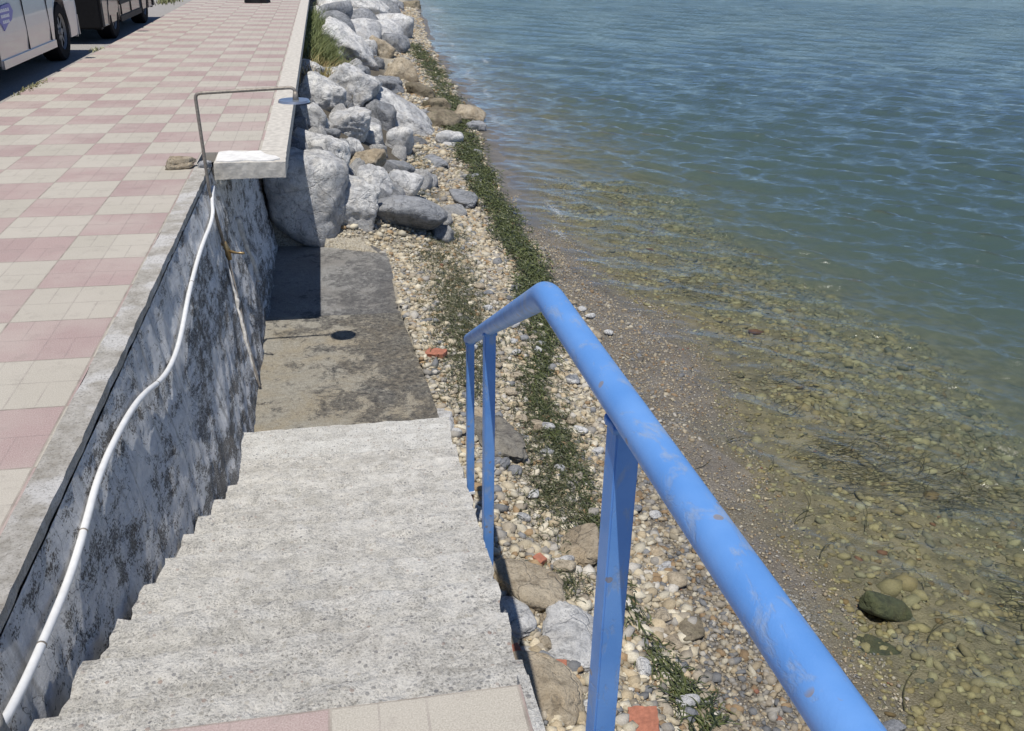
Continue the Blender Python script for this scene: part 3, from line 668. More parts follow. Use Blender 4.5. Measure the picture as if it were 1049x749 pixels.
zr(440, 330, 70, 40, 'rock', 'small grey rock on top of the dark pitted boulder')
far_x = [(.2, 26), (.9, 27), (1.7, 28.5), (.1, 29), (1.2, 31), (2.2, 32), (.4, 34), (1.6, 36), (2.4, 39), (.8, 40), (1.8, 44), (.3, 46), (2.8, 47), (1.3, 50), (3.2, 54), (.9, 56)]
fb = None
for i, (x, y) in enumerate(far_x):
    if i < 4:
        bm = rock_mesh(900+i, 3); 
        for q in bm.verts: q.co = Vector((q.co.x*.62, q.co.y*.6, q.co.z*.5))
        o = bm_obj('boulder', bm, M['rock' if i % 3 else 'rockdark'], smooth=True); far_src = (far_src+[o]) if i else [o]
    else: o = far_src[i % 4].copy(); COL.objects.link(o)
    o.location = (x, y, float(zb(x, y))+.15); o.rotation_euler = (0, 0, i*1.3)
    tag(o, 'grey boulder in the hazy far end of the shoreline pile', 'boulder', 'far boulders of the shoreline pile')

gsrc = []
for i in range(70):
    y = 9.4+rng.random()**1.3*15; x = -.5+rng.random()*1.9; sz = .10+.12*rng.random()
    if i < 5:
        bm = rock_mesh(700+i, 3, 9, .09, 14.); gsrc.append(bm_obj('small_rock', bm, M[['rock', 'rockdark', 'rock', 'rock', 'rockdark'][i]], smooth=True)); o = gsrc[i]
    else: o = gsrc[i % 5].copy(); COL.objects.link(o)
    o.location = (x, y, float(zb(x, y))+.02); o.scale = (sz, sz*.8, sz*.65); o.rotation_euler = (rng.random(), rng.random(), rng.random()*6)
    tag(o, 'small grey filler rock in the gaps between the big boulders', 'rock', 'small rocks in the gaps of the boulder pile')

# stones lying on the beach near the stairs
SG = 'large stones on the pebble beach'
def st(u, v, w_, h_, mat, label, **k): return rock(u, v, w_, h_, mat, label, cat='stone', name='beach_stone', group=SG, deep=k.pop('deep', .25), rough=k.pop('rough', .06), soft=k.pop('soft', 8.), low=k.pop('low', .42), **k)
st(540, 601, 76, 54, 'rocktan', 'large tan stone against the stair edge right of the middle post', tilt=14, sub=5)
st(525, 632, 44, 44, 'rock', 'pale grey rounded stone touching the lower stair edge', sub=5)
st(590, 561, 52, 42, 'rocktan', 'tan stone with a greenish mossy top left of the tall post', tilt=-8, sub=5)
st(587, 652, 74, 76, 'rock', 'grey white veined stone behind the tall front post', sub=5)
st(556, 708, 84, 72, 'rocktan', 'flat cream stone beside the paving at the bottom of the photo', sub=5, tilt=10)
st(705, 647, 32, 26, 'rockbrown', 'small rusty brown round stone near the wet gravel')
st(687, 659, 20, 17, 'rocktan', 'small round beige stone next to the rusty brown one')
st(679, 583, 20, 14, 'rock', 'white oval pebble at the edge of the wet gravel')
st(672, 566, 16, 12, 'rocktan', 'small cream stone above the white oval pebble')
st(508, 448, 46, 56, 'rockblack', 'rough dark rock behind the two thin far posts', sub=5, soft=5., rough=.13)
st(476, 205, 26, 19, 'rockdark', 'small pointed blue grey stone beyond the landing', planes=7, soft=18.)
st(445, 166, 18, 13, 'rockdark', 'small grey block just past the boulders')
st(429, 178, 18, 11, 'rock', 'small pale stone among green weed beside the boulders')
st(481, 182, 20, 9, 'rockdark', 'thin flat dark stone in the seaweed strip')
st(458, 145, 24, 12, 'rock', 'flat grey stone at the upper end of the green weed')
st(494, 185, 16, 10, 'rock', 'small grey stone in the upper seaweed strip')
st(452, 430, 26, 30, 'rock', 'grey stone by the lower corner of the landing')
st(484, 425, 20, 16, 'rocktan', 'cream stone left of the first thin post')
st(455, 118, 24, 14, 'rockbrown', 'brown stone wedged between boulders and weed')
st(603, 730, 30, 24, 'rock', 'small grey stone at the foot of the tall post')
o = rock(912, 624, 66, 26, 'mossy', 'elongated mossy green stone under shallow water', tilt=22, cat='stone', name='submerged_stone', group=None, deep=.5, soft=6., rough=.05, ry=.08)
rock(900, 662, 50, 18, 'mossy', 'flat weed covered patch of rock under water below the mossy stone', tilt=8, cat='stone', name='submerged_stone', group=None, deep=.1, soft=6., rough=.05, ry=.09)
st(915, 746, 26, 14, 'rockdark', 'black wet stone showing beside the rail at the bottom edge')

def brick(u, v, wpx, hpx, rot, label):
    p = onground(u, v, .02); dep = float(np.dot(p-np.array([0, 0, CAMH]), fw)); a = wpx/2*dep/F_PX; b = hpx/2*dep/F_PX*1.3
    bm = box_bm(-a, a, -b, b, -.02, .028); roughen(bm, .02, .006, 22, u*.1, .5)
    bmesh.ops.bevel(bm, geom=[e for e in bm.edges if e.is_manifold and e.calc_face_angle(0) > 1.2], offset=.003, segments=1, affect='EDGES', clamp_overlap=True)
    o = bm_obj('brick_fragment', bm, M['brick'], smooth=False); o.location = Vector(p); o.rotation_euler = (.12, -.08, R(rot)); tag(o, label, 'brick', 'broken bricks on the beach')
brick(659, 742, 30, 26, -12, 'broken terracotta brick at the bottom beside the tall post')
brick(447, 363, 20, 9, -30, 'red brick fragment beside the landing among pale pebbles')
brick(527, 668, 11, 9, 10, 'small red brick piece next to the stair edge')
brick(553, 575, 10, 9, 30, 'small red brick chip above the large tan stone')
brick(575, 684, 11, 9, -20, 'small red brick piece under the veined stone')

# stone and rubble on the promenade
bm = rock_mesh(77, 4, 9, .12)
for q in bm.verts: q.co = Vector((q.co.x*.105, q.co.y*.07, q.co.z*.045))
o = bm_obj('loose_rock', bm, M['rocktan'], smooth=True); o.location = (-1.02, 6.50, .035); tag(o, 'weathered rough rock lying on the paving at the kerb end by the shower', 'rock')
bm = rock_mesh(78, 3, 9, .12)
for q in bm.verts: q.co = Vector((q.co.x*.05, q.co.y*.035, q.co.z*.03))
o = bm_obj('loose_rock', bm, M['rock'], smooth=True); o.location = (-.86, 6.48, .02); tag(o, 'small grey stone at the kerb corner touching the shower pipe', 'rock')
bm = hull_bm([(-.22, -.12, .16), (.2, -.1, .14), (.26, .12, .15), (-.2, .14, .17)], [(-.26, -.14, 0), (.24, -.13, 0), (.3, .14, 0), (-.24, .16, 0)]); roughen(bm, .06, .02, 9, 6)
pp = at_z(263, 3, 0); o = bm_obj('broken_post_base', bm, M['blackplastic']); o.location = (pp[0], pp[1], .003); tag(o, 'dark rusty broken base on the far paving near the sea side', 'post base')

# ------------------------------------------------------------------ pebbles
def base_ico(sub):
    bm = bmesh.new(); bmesh.ops.create_icosphere(bm, subdivisions=sub, radius=1); bm.verts.ensure_lookup_table()
    v = np.array([q.co[:] for q in bm.verts]); f = np.array([[q.index for q in fc.verts] for fc in bm.faces]); bm.free(); return v, f
I1, I2 = base_ico(1), base_ico(2)
PAL = np.array([(.52, .455, .33), (.60, .55, .43), (.46, .38, .255), (.40, .35, .27), (.34, .32, .285), (.22, .225, .23), (.36, .25, .14), (.53, .50, .44), (.30, .14, .09)])
PW_DRY = np.array([.25, .21, .16, .12, .08, .045, .06, .07, .003]); PW_WET = np.array([.16, .08, .17, .17, .15, .13, .09, .04, .004])
def pebbles(name, x, y, size, pal, lift, ico, label, dark=1., flat=.55, smooth=True):
    n = len(x); bv, bf = ico; g = np.random.default_rng(n)
    a = size*(.8+.5*g.random(n)); b = size*(.65+.3*g.random(n)); c = size*(flat*.7+flat*.5*g.random(n))
    sc = np.stack([a, b, c], -1)
    lump = 1+.19*np.sin(bv[None, :, 0]*g.uniform(1, 3.5, (n, 1))+g.uniform(0, 6, (n, 1)))+.13*np.sin(bv[None, :, 1]*g.uniform(1, 3.5, (n, 1))+g.uniform(0, 6, (n, 1)))+.12*np.sin(bv[None, :, 2]*3+bv[None, :, 0]*2.5+g.uniform(0, 6, (n, 1)))
    P = bv[None]*sc[:, None, :]*lump[:, :, None]
    yaw = g.uniform(0, 6.28, n); t1 = g.normal(0, .25, n); t2 = g.normal(0, .25, n)
    cy, sy_ = np.cos(t1)[:, None], np.sin(t1)[:, None]; Px, Py, Pz = P[..., 0], P[..., 1], P[..., 2]
    Py, Pz = Py*cy-Pz*sy_, Py*sy_+Pz*cy
    cy, sy_ = np.cos(t2)[:, None], np.sin(t2)[:, None]; Px, Pz = Px*cy+Pz*sy_, -Px*sy_+Pz*cy
    cy, sy_ = np.cos(yaw)[:, None], np.sin(yaw)[:, None]; Px, Py = Px*cy-Py*sy_, Px*sy_+Py*cy
    z = zb(x, y)+c*lift
    V = np.stack([Px+x[:, None], Py+y[:, None], Pz+z[:, None]], -1).reshape(-1, 3)
    Fq = (bf[None]+(np.arange(n)*len(bv))[:, None, None]).reshape(-1, 3)
    col = PAL[g.choice(len(PAL), n, p=pal/pal.sum())]*(.75+.4*g.random((n, 1)))*dark
    C = np.concatenate([np.repeat(col, len(bv), 0), np.ones((n*len(bv), 1))], 1)
    o = fast_mesh(name, V, Fq, M['pebble'], smooth=smooth, attrs={'col': ('FLOAT_COLOR', C)}); tag(o, label, 'pebbles', kind='stuff'); return o
def clusterd(x, y, s=2.2): return .5+.5*np.sin(x*s*1.7+1.3*np.sin(y*s))*np.cos(y*s*1.1+1.1*np.sin(x*s*1.3))
def stair_r(y): return np.where(y < 4.97, .335+.205*(.15+.12*np.clip((y-1.5)/.31, 0, 9.5)), np.where(y < 9.0, np.interp(y, [4.97, 7.03, 8.5, 8.95], [.575, .46, .46, .25]), -.6))
def scatter(n, y0, y1, smin, smax, yexp=1.4):
    y = y0+(y1-y0)*rng.random(n)**yexp; s = smin+(smax-smin)*rng.random(n); x = xs(y)+s
    k = x > np.where(y > 9.0, np.where(y > 10.5, .8, -.5+.4*(y-9)), stair_r(y)+.012); return x[k], y[k]
# dry pebbles
x, y = scatter(24000, 1.3, 10.8, -2.7, -.52, 1.15); s = np.exp(rng.normal(math.log(.0195), .45, len(x)))*(1+.15*(y > 6)); 
pebbles('pebbles', x, y, np.clip(s*np.clip(1.12-.05*(y-2), .8, 1.1), .007, .048), PW_DRY, .45, I1, 'cream and grey rounded pebbles covering the dry beach')
x, y = scatter(16000, 9.0, 48, -1.5, -.12, 1.5); s = np.exp(rng.normal(math.log(.022), .35, len(x)))
pebbles('pebbles', x, y, np.clip(s*(1+.02*y), .012, .10), PW_DRY*np.array([.7, .5, 1, 1.4, 1.8, 2.2, 1.5, .7, .3]), .3, I1, 'pebbles along the far shoreline')
# second, finer layer between them
x, y = scatter(44000, 1.3, 10.5, -2.7, .45, 1.2); s = np.exp(rng.normal(math.log(.0082), .3, len(x)))
pebbles('gravel', x, y, s, PW_WET, .6, base_ico(1) if False else (np.array([(1, 0, 0), (-1, 0, 0), (0, 1, 0), (0, -1, 0), (0, 0, 1), (0, 0, -1.)]), np.array([(0, 2, 4), (2, 1, 4), (1, 3, 4), (3, 0, 4), (2, 0, 5), (1, 2, 5), (3, 1, 5), (0, 3, 5)])), 'fine mixed gravel between the larger pebbles', dark=.85)
# wet pebbles
x, y = scatter(8000, 1.3, 5.2, -.95, -.12, 1.1); s = np.exp(rng.normal(math.log(.015), .4, len(x)))
pebbles('wet_pebbles', x, y, np.clip(s, .006, .035), PW_WET, .3, I1, 'darker wet pebbles near the water line', dark=.72)
x, y = scatter(3500, 5.2, 12, -.6, .1, 1.1); s = np.exp(rng.normal(math.log(.010), .45, len(x)))
pebbles('wet_pebbles', x, y, np.clip(s, .005, .03), PW_WET, .2, I1, 'sparse wet pebbles on the dark gravel strip', dark=.75)
# pebbles under water
x, y = scatter(15000, 1.2, 13, .25, 2.7, 1.1); s = np.exp(rng.normal(math.log(.024), .42, len(x)))*(.7+.6*clusterd(x, y))*np.clip(.25+.75*(x-xs(y)), .25, 1.05)
o = pebbles('submerged_pebbles', x, y, np.clip(s, .008, .075), np.array([.3, .15, .25, .2, .12, .04, .04, .03, .002]), .15, I1, 'yellowish pebbles seen through shallow water', dark=np.array([.54, .55, .38]), flat=.4)
# individually placed larger pebbles
src = []
for i in range(6):
    bm = rock_mesh(300+i, 3, 9, .05, 5.)
    for q in bm.verts: q.co = Vector((q.co.x*.05, q.co.y*.04, q.co.z*.024))
    src.append((bm, ['rocktan', 'rock', 'rocktan', 'rockdark', 'rock', 'rocktan'][i]))
LB = ['smooth cream pebble larger than those around it on the beach', 'smooth pale grey pebble larger than those around it on the beach', 'smooth cream pebble larger than those around it on the beach', 'smooth dark grey pebble larger than those around it on the beach', 'smooth pale grey pebble larger than those around it on the beach', 'smooth cream pebble larger than those around it on the beach']
GB = {0: 'larger cream beach pebbles', 1: 'larger pale grey beach pebbles', 3: 'larger dark grey beach pebbles'}; GB[2] = GB[5] = GB[0]; GB[4] = GB[1]
srco = []
x, y = scatter(110, 2.0, 8.2, -1.7, -.35, 1.1)
for i in range(len(x)):
    k = i % 6
    if i < 6: o = bm_obj('large_pebble', src[k][0], M[src[k][1]], smooth=True); srco.append(o)
    else: o = srco[k].copy(); COL.objects.link(o)
    o.location = (x[i], y[i], float(zb(x[i], y[i]))+.022); sc = random.uniform(.7, 1.25); o.scale = (sc, sc*random.uniform(.8, 1.1), sc); o.rotation_euler = (random.uniform(-.15, .15), random.uniform(-.15, .15), random.uniform(0, 6.28))
    tag(o, LB[k], 'pebble', GB[k])

# ------------------------------------------------------------------ seaweed
def strands(name, x, y, L, wd, nseg, head, curl, lift, colA, colB, mat, label, cat, zfun=None, up=None):
    n = len(x); g = np.random.default_rng(n+3); px, py = x.copy(), y.copy(); a = head+0.; c = g.normal(0, curl, n)
    col = np.asarray(colA)+(np.asarray(colB)-np.asarray(colA))*g.random((n, 1)); base = (zfun(x, y) if zfun else zb(x, y))+lift; V = []
    hz_ = g.random(n)*.02
    for i in range(nseg+1):
        t = i/nseg; ww = wd*(1-.55*t); nxv, nyv = -np.sin(a), np.cos(a)
        zz = (zfun(px, py) if zfun else zb(px, py))+lift+hz_*math.sin(t*3.14)+(up*t if up is not None else 0)
        tw = g.normal(0, .5, n)*ww
        V.append(np.stack([px-nxv*ww/2, py-nyv*ww/2, zz-tw/2], -1)); V.append(np.stack([px+nxv*ww/2, py+nyv*ww/2, zz+tw/2], -1))
        px = px+np.cos(a)*L/nseg; py = py+np.sin(a)*L/nseg; a = a+c+g.normal(0, curl*.5, n)
    V = np.stack(V, 1); m = V.shape[1]; f = np.array([(2*i, 2*i+1, 2*i+3, 2*i+2) for i in range(nseg)])
    Fq = (f[None]+(np.arange(n)*m)[:, None, None]).reshape(-1, 4)
    C = np.concatenate([np.repeat(col, m, 0), np.ones((n*m, 1))], 1)
    o = fast_mesh(name, V.reshape(-1, 3), Fq, mat, attrs={'col': ('FLOAT_COLOR', C)}); 
    if label: tag(o, label, cat, kind='stuff')
    return o
WYc = np.array([1.8, 2.7, 3.4, 4.2, 5.0, 5.6, 6.3, 7.2, 8.5, 10.2, 12, 14.5, 17, 24]); WXc = np.array([1.42, 1.38, 1.36, 1.33, 1.33, 1.36, 1.48, 1.66, 1.88, 1.98, 2.0, 2.12, 2.28, 2.62])
WWc = np.array([.13, .10, .06, .05, .06, .09, .10, .13, .17, .20, .20, .22, .25, .3])
n = 30000; y = 1.8+rng.random(n)**1.15*28; 
dens = np.interp(y, [1.8, 2.8, 3.3, 4.2, 5.0, 6, 8, 14, 21], [.6, .5, .3, .22, .4, .65, 1.3, 1.0, .35])*(.15+1.15*clusterd(y*1.9, y*1.1+2, 1.7)); k = rng.random(n) < dens; y = y[k]; n = len(y)
x = np.interp(y, WYc, WXc)+rng.normal(0, 1, n)*np.interp(y, WYc, WWc)*.50+.05*np.sin(y*3)
tan_h = math.pi/2+.15
strands('seaweed', x, y, .05+.11*rng.random(n)**1.5, .0045+.003*rng.random(n)+.0006*y, 5, tan_h+rng.normal(0, .75, n)+math.pi*(rng.random(n) > .5), .22, .008+.028*rng.random(n)+.03*np.clip((y-7)/2, 0, 1), (.016, .026, .008), (.12, .14, .042), M['weed'], 'dark green strip of washed up eelgrass along the beach', 'seaweed')
# moss-like green weed patches on the pebbles
pxs = []; pys = []
for (u, v, su, sv, m_) in ((465, 300, 16, 32, 2600), (478, 345, 18, 22, 1500), (455, 240, 14, 14, 1200), (432, 175, 10, 18, 1000), (440, 265, 14, 8, 300), (480, 385, 14, 24, 1000), (550, 385, 14, 60, 2200), (575, 470, 16, 34, 1500), (600, 520, 14, 18, 400), (585, 600, 8, 10, 120), (560, 505, 10, 10, 120)):
    for _ in range(m_):
        q = at_z(random.gauss(u, su), random.gauss(v, sv), -1.5); pxs.append(q[0]); pys.append(q[1])
x = np.array(pxs); y = np.array(pys); n = len(x); k = x > stair_r(y)+.05; x, y = x[k], y[k]; n = len(x)
strands('seaweed_patches', x, y, .03+.05*rng.random(n), .004+.003*rng.random(n), 4, rng.random(n)*6.28, .5, .008+.035*rng.random(n), (.025, .036, .010), (.11, .115, .045), M['weed'], 'short green and olive weed patches scattered over the pebbles', 'seaweed')
# strands drifting in the shallow water
pxs = []; pys = []; hd_ = []
for (u, v, su, sv, ang, m_) in ((700, 288, 14, 5, -22, 60), (745, 305, 30, 6, -18, 40), (790, 385, 22, 5, -10, 34), (850, 455, 18, 8, -20, 60), (900, 480, 30, 9, -14, 90), (960, 500, 36, 8, -10, 70), (1035, 600, 10, 14, -40, 50), (905, 440, 20, 5, -15, 30), (1000, 520, 40, 30, -30, 16), (850, 360, 60, 30, 30, 14), (900, 600, 80, 50, 50, 22), (720, 250, 30, 20, 20, 12), (680, 380, 20, 60, 40, 14), (800, 500, 60, 40, 20, 22), (760, 440, 30, 30, 10, 14)):
    for _ in range(int(m_*.6)):
        q = at_z(random.gauss(u, su*1.25), random.gauss(v, sv*1.2), ZW); pxs.append(q[0]); pys.append(q[1]); hd_.append(R(ang)+random.gauss(0, .25))
x = np.array(pxs); y = np.array(pys); n = len(x)
strands('floating_seaweed', x, y, .16+.3*rng.random(n), .0045+.003*rng.random(n), 9, np.array(hd_), .10, -.004-.05*rng.random(n), (.02, .022, .008), (.07, .065, .025), M['weed'], 'thin dark eelgrass strands drifting in the shallows', 'seaweed', zfun=lambda a, b: np.maximum(ZW+0*a, zb(a, b)+.01))

# ------------------------------------------------------------------ grass
def grass(name, cx, cy, sx, sy_, n, h, colA, colB, label, zoff=0., zf=None):
    g = np.random.default_rng(n+int(h*100)); x = cx+g.normal(0, sx, n); y = cy+g.normal(0, sy_, n); nseg = 4
    hh = h*(.5+.7*g.random(n)); a = g.random(n)*6.28; lean = hh*(.25+.8*g.random(n)); wd = .006+.008*g.random(n)
    z0 = (zf(x, y) if zf else zb(x, y))+zoff; V = []
    for i in range(nseg+1):
        t = i/nseg; wv_ = wd*(1-t*.85)
        qx = x+np.cos(a)*lean*t**1.8; qy = y+np.sin(a)*lean*t**1.8; qz = z0+hh*(t-.25*t*t)
        V.append(np.stack([qx+np.sin(a)*wv_, qy-np.cos(a)*wv_, qz], -1)); V.append(np.stack([qx-np.sin(a)*wv_, qy+np.cos(a)*wv_, qz], -1))
    V = np.stack(V, 1); m = V.shape[1]; f = np.array([(2*i, 2*i+1, 2*i+3, 2*i+2) for i in range(nseg)])
    Fq = (f[None]+(np.arange(n)*m)[:, None, None]).reshape(-1, 4); col = np.asarray(colA)+(np.asarray(colB)-np.asarray(colA))*g.random((n, 1))
    C = np.concatenate([np.repeat(col, m, 0), np.ones((n*m, 1))], 1)
    o = fast_mesh(name, V.reshape(-1, 3), Fq, M['grass'], attrs={'col': ('FLOAT_COLOR', C)}); tag(o, label, 'grass'); return o
def gpix(u, v): q = onground(u, v, .15); return q[0], q[1]
a = gpix(322, 30); grass('grass_clump', a[0]+.1, a[1], .19, 2.2, 3200, .50, (.05, .08, .02), (.17, .20, .07), 'tall green grass between the coping and the far boulders')
a = gpix(326, 56); grass('grass_clump', a[0]+.05, a[1], .19, 1.1, 2600, .45, (.07, .10, .03), (.22, .24, .09), 'green and yellow grass clump against the sea wall')
a = gpix(336, 74); grass('grass_clump', a[0]+.05, a[1], .20, .7, 1500, .34, (.30, .22, .09), (.46, .36, .17), 'dry straw coloured grass in front of the green clump')
a = gpix(364, 88); grass('grass_clump', a[0], a[1], .16, .25, 450, .22, (.24, .15, .06), (.44, .32, .15), 'dry brown tuft under the long white boulder')
zz0 = lambda x_, y_: 0*x_-.02
a = at_z(36, 88, 0); grass('grass_tuft', a[0], a[1], .03, .25, 160, .05, (.10, .12, .04), (.3, .26, .12), 'low weeds in the joint between paving and road beside the silver van', zf=zz0)
a = at_z(171, 1, 0); grass('grass_tuft', a[0], a[1], .1, .5, 200, .12, (.10, .13, .04), (.3, .28, .12), 'small weed tuft at the far edge of the paving', zf=zz0)
a = at_z(99, 50, 0); grass('grass_tuft', a[0], a[1], .05, .12, 60, .05, (.3, .3, .15), (.5, .5, .3), 'tiny pale weed at the paving edge between the two cars', zf=zz0)

# ------------------------------------------------------------------ cars
def car(name, loc, L, W_, H_, wb, front_off, face, paint, label, nose, belt, wr=.33, bumper=False):
    """local x: half width, local y: along the car, nose towards +y * face"""
    t = empty(name, loc, label, 'car' if name != 'parked_van' else 'van'); hw = W_/2
    fy = L/2-front_off; ry_ = fy-wb; yf, yr = fy, ry_
    def arch(c, r_=wr*1.14, n=16): return [(c+r_+.01, .23)]+[(c+r_*math.cos(math.pi*i/n), wr+.02+r_*math.sin(math.pi*i/n)) for i in range(n+1)]+[(c-r_-.01, .23)]
    sill = .23
    # side outline anticlockwise from rear bottom, arches cut out
    o_ = [(-L/2+.05, sill+.12), (-L/2, .5), (-L/2+.02, belt)] + [(nose[0], belt)] + nose[1] + [(L/2, .55), (L/2-.03, sill+.06)]
    low = [(L/2-.10, sill)] + [(q[0], max(q[1], sill)) for q in arch(yf)] + [(q[0], max(q[1], sill)) for q in arch(yr)] + [(-L/2+.12, sill)]
    poly = o_+low
    bm = bmesh.new(); rows = []
    secs = [(-hw, 0.), (-hw+.0, 0.), (hw, 0.)]
    def X(s, z): return s*(hw-.05*max(0, (z-.75))-.035*max(0, (.45-z))*2)
    A = [bm.verts.new((X(-1, z), y*face, z)) for y, z in poly]; B = [bm.verts.new((X(1, z), y*face, z)) for y, z in poly]
    fA = bm.faces.new(A); fB = bm.faces.new(B[::-1])
    for i in range(len(poly)): bm.faces.new((A[i], A[(i+1) % len(poly)], B[(i+1) % len(poly)], B[i]))
    bmesh.ops.triangulate(bm, faces=[fA, fB])
    bm.normal_update(); body = bm_obj('body', bm, M[paint], t, bevel=.05)
    # side panels: door seams, sill, side mould
    for s in (1, -1):
        xo = s*(hw+.002)
        def panel(nm, y0, y1, z0, z1, m_, th=.012, par=t):
            b = box_bm(min(xo, xo+s*th)-(.03 if s > 0 else 0), max(xo, xo+s*th)+(.03 if s < 0 else 0), min(y0*face, y1*face), max(y0*face, y1*face), z0, z1); return bm_obj(nm, b, M[m_], par, bevel=.005)
        panel('sill', yr+wr*1.22, yf-wr*1.22, sill-.03, sill+.05, 'blackplastic' if bumper else paint, .004)
        if bumper: panel('side_moulding', yr+wr*1.25, yf-wr*1.25, .44, .50, paint if not bumper else 'blackplastic', .010)
        for yy in (yf-wr*1.3-.12, (yf+yr)/2-.05):
            panel('door_seam', yy, yy+.005, sill+.06, belt-.02, 'blackplastic', .0015)
        for yy in ((yf+yr)/2+.05, (yf+yr)/2-.95): panel('door_handle', yy, yy+.16, belt-.17, belt-.14, paint, .03)
    # cabin
    cr, cf = -L/2+.12, nose[0]+.1; tr_, tf = cr+.12, cf-.62
    cab = [(cr, belt), (cf, belt), (tf, H_-.04), (tf-.3, H_), (tr_+.2, H_), (tr_, H_-.06)]
    def Xc(s, z): return s*(hw-.05-.28*(z-belt))
    bm = bmesh.new(); A = [bm.verts.new((Xc(-1, z), y*face, z-.001)) for y, z in cab]; B = [bm.verts.new((Xc(1, z), y*face, z-.001)) for y, z in cab]
    bm.faces.new(A); bm.faces.new(B[::-1])
    for i in range(len(cab)): bm.faces.new((A[i], A[(i+1) % 6], B[(i+1) % 6], B[i]))
    cabin = bm_obj('cabin', bm, M[paint], t, bevel=.07)
    z0, z1 = belt+.04, H_-.16
    spans = [(cr+.2, cr+.2+(cf-cr-.9)*.33), (cr+.27+(cf-cr-.9)*.33, cr+.2+(cf-cr-.9)*.66), (cr+.27+(cf-cr-.9)*.66, cf-.35)]
    for s in (1, -1):
        for i, (a_, b_) in enumerate(spans):
            b_top = b_-(.40 if i == 2 else 0)
            q = [(Xc(s, z0)+s*.006, a_*face, z0), (Xc(s, z0)+s*.006, b_*face, z0), (Xc(s, z1)+s*.006, b_top*face, z1), (Xc(s, z1)+s*.006, a_*face, z1)]
            bm_obj('side_window', hull_bm(q, [(x_-s*.02, y_, z_) for x_, y_, z_ in q]), M['glass'], t)
    q = [(-.86*hw, (cf-.03)*face, belt+.05), (.86*hw, (cf-.03)*face, belt+.05), (.72*hw, (tf+.06)*face, H_-.1), (-.72*hw, (tf+.06)*face, H_-.1)]
    bm_obj('windscreen', hull_bm([(a, b+.012*face, c+.01) for a, b, c in q], [(a, b-.02*face, c) for a, b, c in q]), M['glass'], t)
    # bumpers, lamps, mirrors
    for e, nm in ((1, 'front_bumper'), (-1, 'rear_bumper')):
        ye = e*L/2*face; bm = box_bm(-hw*1.0, hw*1.0, min(ye-e*face*(.14 if bumper else .03), ye+e*face*.05), max(ye-e*face*(.14 if bumper else .03), ye+e*face*.05), .2, .67 if bumper else .5); bmesh.ops.bevel(bm, geom=bm.edges[:], offset=.03, segments=3, affect='EDGES'); bm_obj(nm, bm, M['blackplastic' if bumper else paint], t, smooth=False)
        for s in (1, -1):
            bm = box_bm(-.2, .2, -.045, .045, -.085, .085); bmesh.ops.bevel(bm, geom=bm.edges[:], offset=.03, segments=3, affect='EDGES'); bmesh.ops.translate(bm, verts=bm.verts, vec=(s*(hw-.24), ye-e*face*.005, .78))
            bm_obj('headlight' if e > 0 else 'tail_light', bm, M['lamp' if e > 0 else 'brick'], t, smooth=True)
    for k_ in range(4):
        b = box_bm(-.38, .38, L/2*face-.01*face if face > 0 else -L/2-.012, L/2+.012 if face > 0 else -L/2+.01, .71+k_*.045, .73+k_*.045); bm_obj('grille_bar', b, M['rim'], t)
    for s in (1, -1):
        bm = box_bm(-.09, .09, -.05, .05, -.07, .07); bmesh.ops.bevel(bm, geom=bm.edges[:], offset=.03, segments=3, affect='EDGES'); bmesh.ops.translate(bm, verts=bm.verts, vec=(s*(hw+.09), (cf-.45)*face, belt+.08)); bm_obj('wing_mirror', bm, M['blackplastic'], t, smooth=True)
    # underside and wheels
    bm_obj('underbody', box_bm(-hw*.86, hw*.86, -L/2+.15, L/2-.15, .19, .42), M['blackplastic'], t)
    for s in (1, -1):
        for yy in (yf, yr):
            we = bpy.data.objects.new('wheel', None); COL.objects.link(we); we.parent = t; we.location = (s*(hw-.12), yy*face, wr)
            prof = [(-.11, wr*.62), (-.11, wr*.93), (-.085, wr), (.085, wr), (.11, wr*.93), (.11, wr*.62)]
            bm = bmesh.new(); n = 40; rg = []
            for i in range(n):
                a = 2*math.pi*i/n; rg.append([bm.verts.new((px_, math.cos(a)*r_, math.sin(a)*r_)) for px_, r_ in prof])
            for i in range(n):
                for j_ in range(6): bm.faces.new((rg[i][j_], rg[i][(j_+1) % 6], rg[(i+1) % n][(j_+1) % 6], rg[(i+1) % n][j_]))
            bm_obj('tyre', bm, M['tyre'], we, smooth=False)
            bm = bmesh.new(); bmesh.ops.create_cone(bm, cap_ends=True, segments=40, radius1=wr*.60, radius2=wr*.60, depth=.13)
            bmesh.ops.rotate(bm, verts=bm.verts, matrix=Matrix.Rotation(R(90), 3, 'Y')); bm_obj('wheel_well_disc', bm, M['blackplastic'], we)
            bm = bmesh.new()
            for i in range(n):
                a0, a1 = 2*math.pi*i/n, 2*math.pi*(i+1)/n
                r0, r1 = wr*.56, wr*.64; xx = s*.075
                q = [bm.verts.new((xx+dx_, math.cos(a_)*r_, math.sin(a_)*r_)) for a_, r_, dx_ in ((a0, r0, 0), (a1, r0, 0), (a1, r1, s*.035), (a0, r1, s*.035))]; bm.faces.new(q)
            for i in range(8):
                a0 = 2*math.pi*i/8; d1 = Vector((0, math.cos(a0), math.sin(a0))); d2 = Vector((0, -math.sin(a0), math.cos(a0)))
                q = [Vector((s*.085, 0, 0))+d1*wr*.1-d2*.025, Vector((s*.085, 0, 0))+d1*wr*.1+d2*.025, Vector((s*.078, 0, 0))+d1*wr*.6+d2*.018, Vector((s*.078, 0, 0))+d1*wr*.6-d2*.018]; bm.faces.new([bm.verts.new(v_) for v_ in q])
            bmesh.ops.remove_doubles(bm, verts=bm.verts, dist=.0005); bm_obj('rim', bm, M['rim'], we)
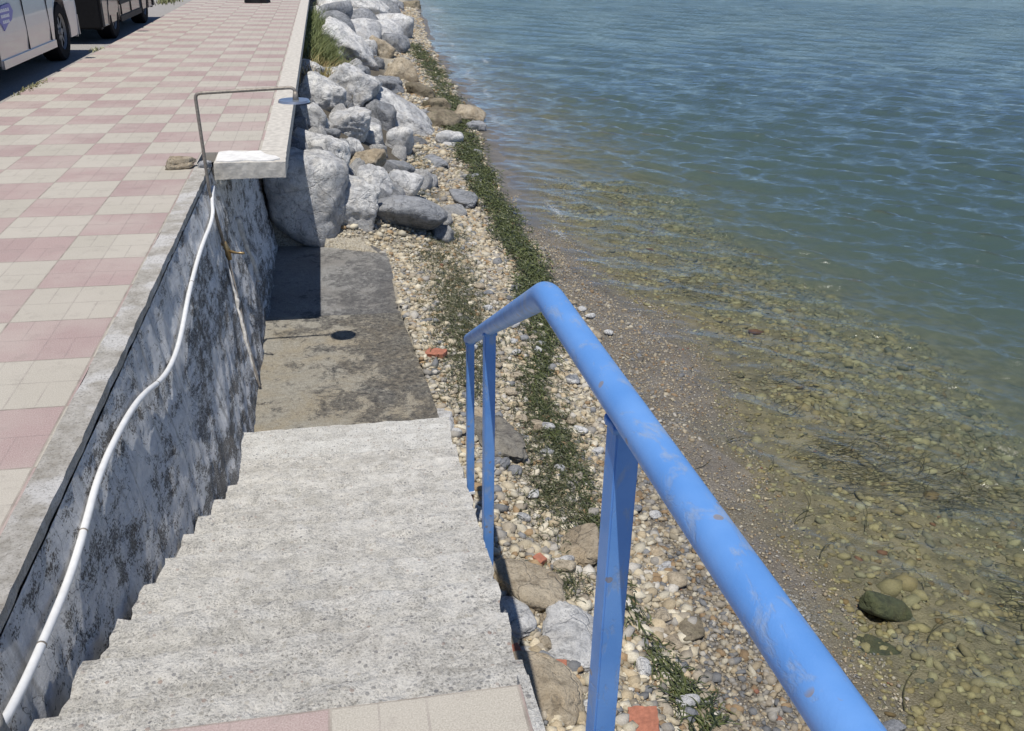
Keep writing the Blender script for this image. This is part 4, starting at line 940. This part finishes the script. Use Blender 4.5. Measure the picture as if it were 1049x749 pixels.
            bm = bmesh.new(); bmesh.ops.create_cone(bm, cap_ends=True, segments=20, radius1=wr*.16, radius2=wr*.12, depth=.03); bmesh.ops.rotate(bm, verts=bm.verts, matrix=Matrix.Rotation(R(90*s), 3, 'Y')); bmesh.ops.translate(bm, verts=bm.verts, vec=(s*.085, 0, 0)); bm_obj('hub_cap', bm, M['rim'], we)
    return t
VX = -3.13
van = car('parked_van', (VX-.95, 13.45-2.35, -.025), 4.7, 1.9, 1.9, 2.85, .80, 1, 'van', 'silver van parked beside the paving with a purple sticker on its door', (1.55, [(1.6, 1.04), (2.1, .98), (2.32, .80)]), 1.08, .335)
suv = car('parked_car', (-3.03-.92, 14.42+2.2, -.025), 4.4, 1.84, 1.68, 2.62, .84, -1, 'suv', 'dark brown car with black bumpers facing the camera behind the silver van', (1.2, [(1.3, 1.02), (2.0, .94), (2.18, .80)]), 1.0, .34, True)
# sticker: shield shape with three short lines of lettering
qx = .95+.004
def vy(u, v):   # point on the van side plane
    d = ray(u, v); t_ = (VX+.004)/d[0]; q = d*t_+np.array([0, 0, CAMH]); return q[1]-(13.45-2.35), q[2]+.025
pts = [vy(*q) for q in ((1, 6), (9, 3), (13, 11), (12, 20), (8, 25), (5, 32), (2, 26), (-2, 22), (-3, 12))]
st_o = bm_obj('sticker', hull_bm([(qx+.003, y_, z_) for y_, z_ in pts], [(qx-.01, y_, z_) for y_, z_ in pts]), M['purple'], van)
cy_ = sum(p[0] for p in pts)/len(pts)
zt = max(p[1] for p in pts); zl = min(p[1] for p in pts)
wd_ = (max(p[0] for p in pts)-min(p[0] for p in pts))
for row in range(3):
    nl = (5, 6, 4)[row]; zc = zt-(zt-zl)*(.22+.22*row); span = wd_*(.62-.1*row); hh = (zt-zl)*.06; q = []
    for k in range(nl):
        ya = cy_-span/2+span*k/nl; q += [(ya, zc-hh*.5), (ya, zc+hh), (ya+span/nl*.7, zc+hh), (ya+span/nl*.7, zc-hh*.5)]
    q += [(cy_+span/2, zc-hh), (cy_-span/2, zc-hh)]
    bm = hull_bm([(qx+.007, y_, z_) for y_, z_ in q], [(qx, y_, z_) for y_, z_ in q])
    bm_obj('lettering', bm, M['stwhite'], st_o)

# ------------------------------------------------------------------ render settings
S.render.engine = 'CYCLES'
S.cycles.max_bounces = 8; S.cycles.transparent_max_bounces = 12; S.cycles.volume_bounces = 2
try: S.cycles.use_denoising = True
except Exception: pass
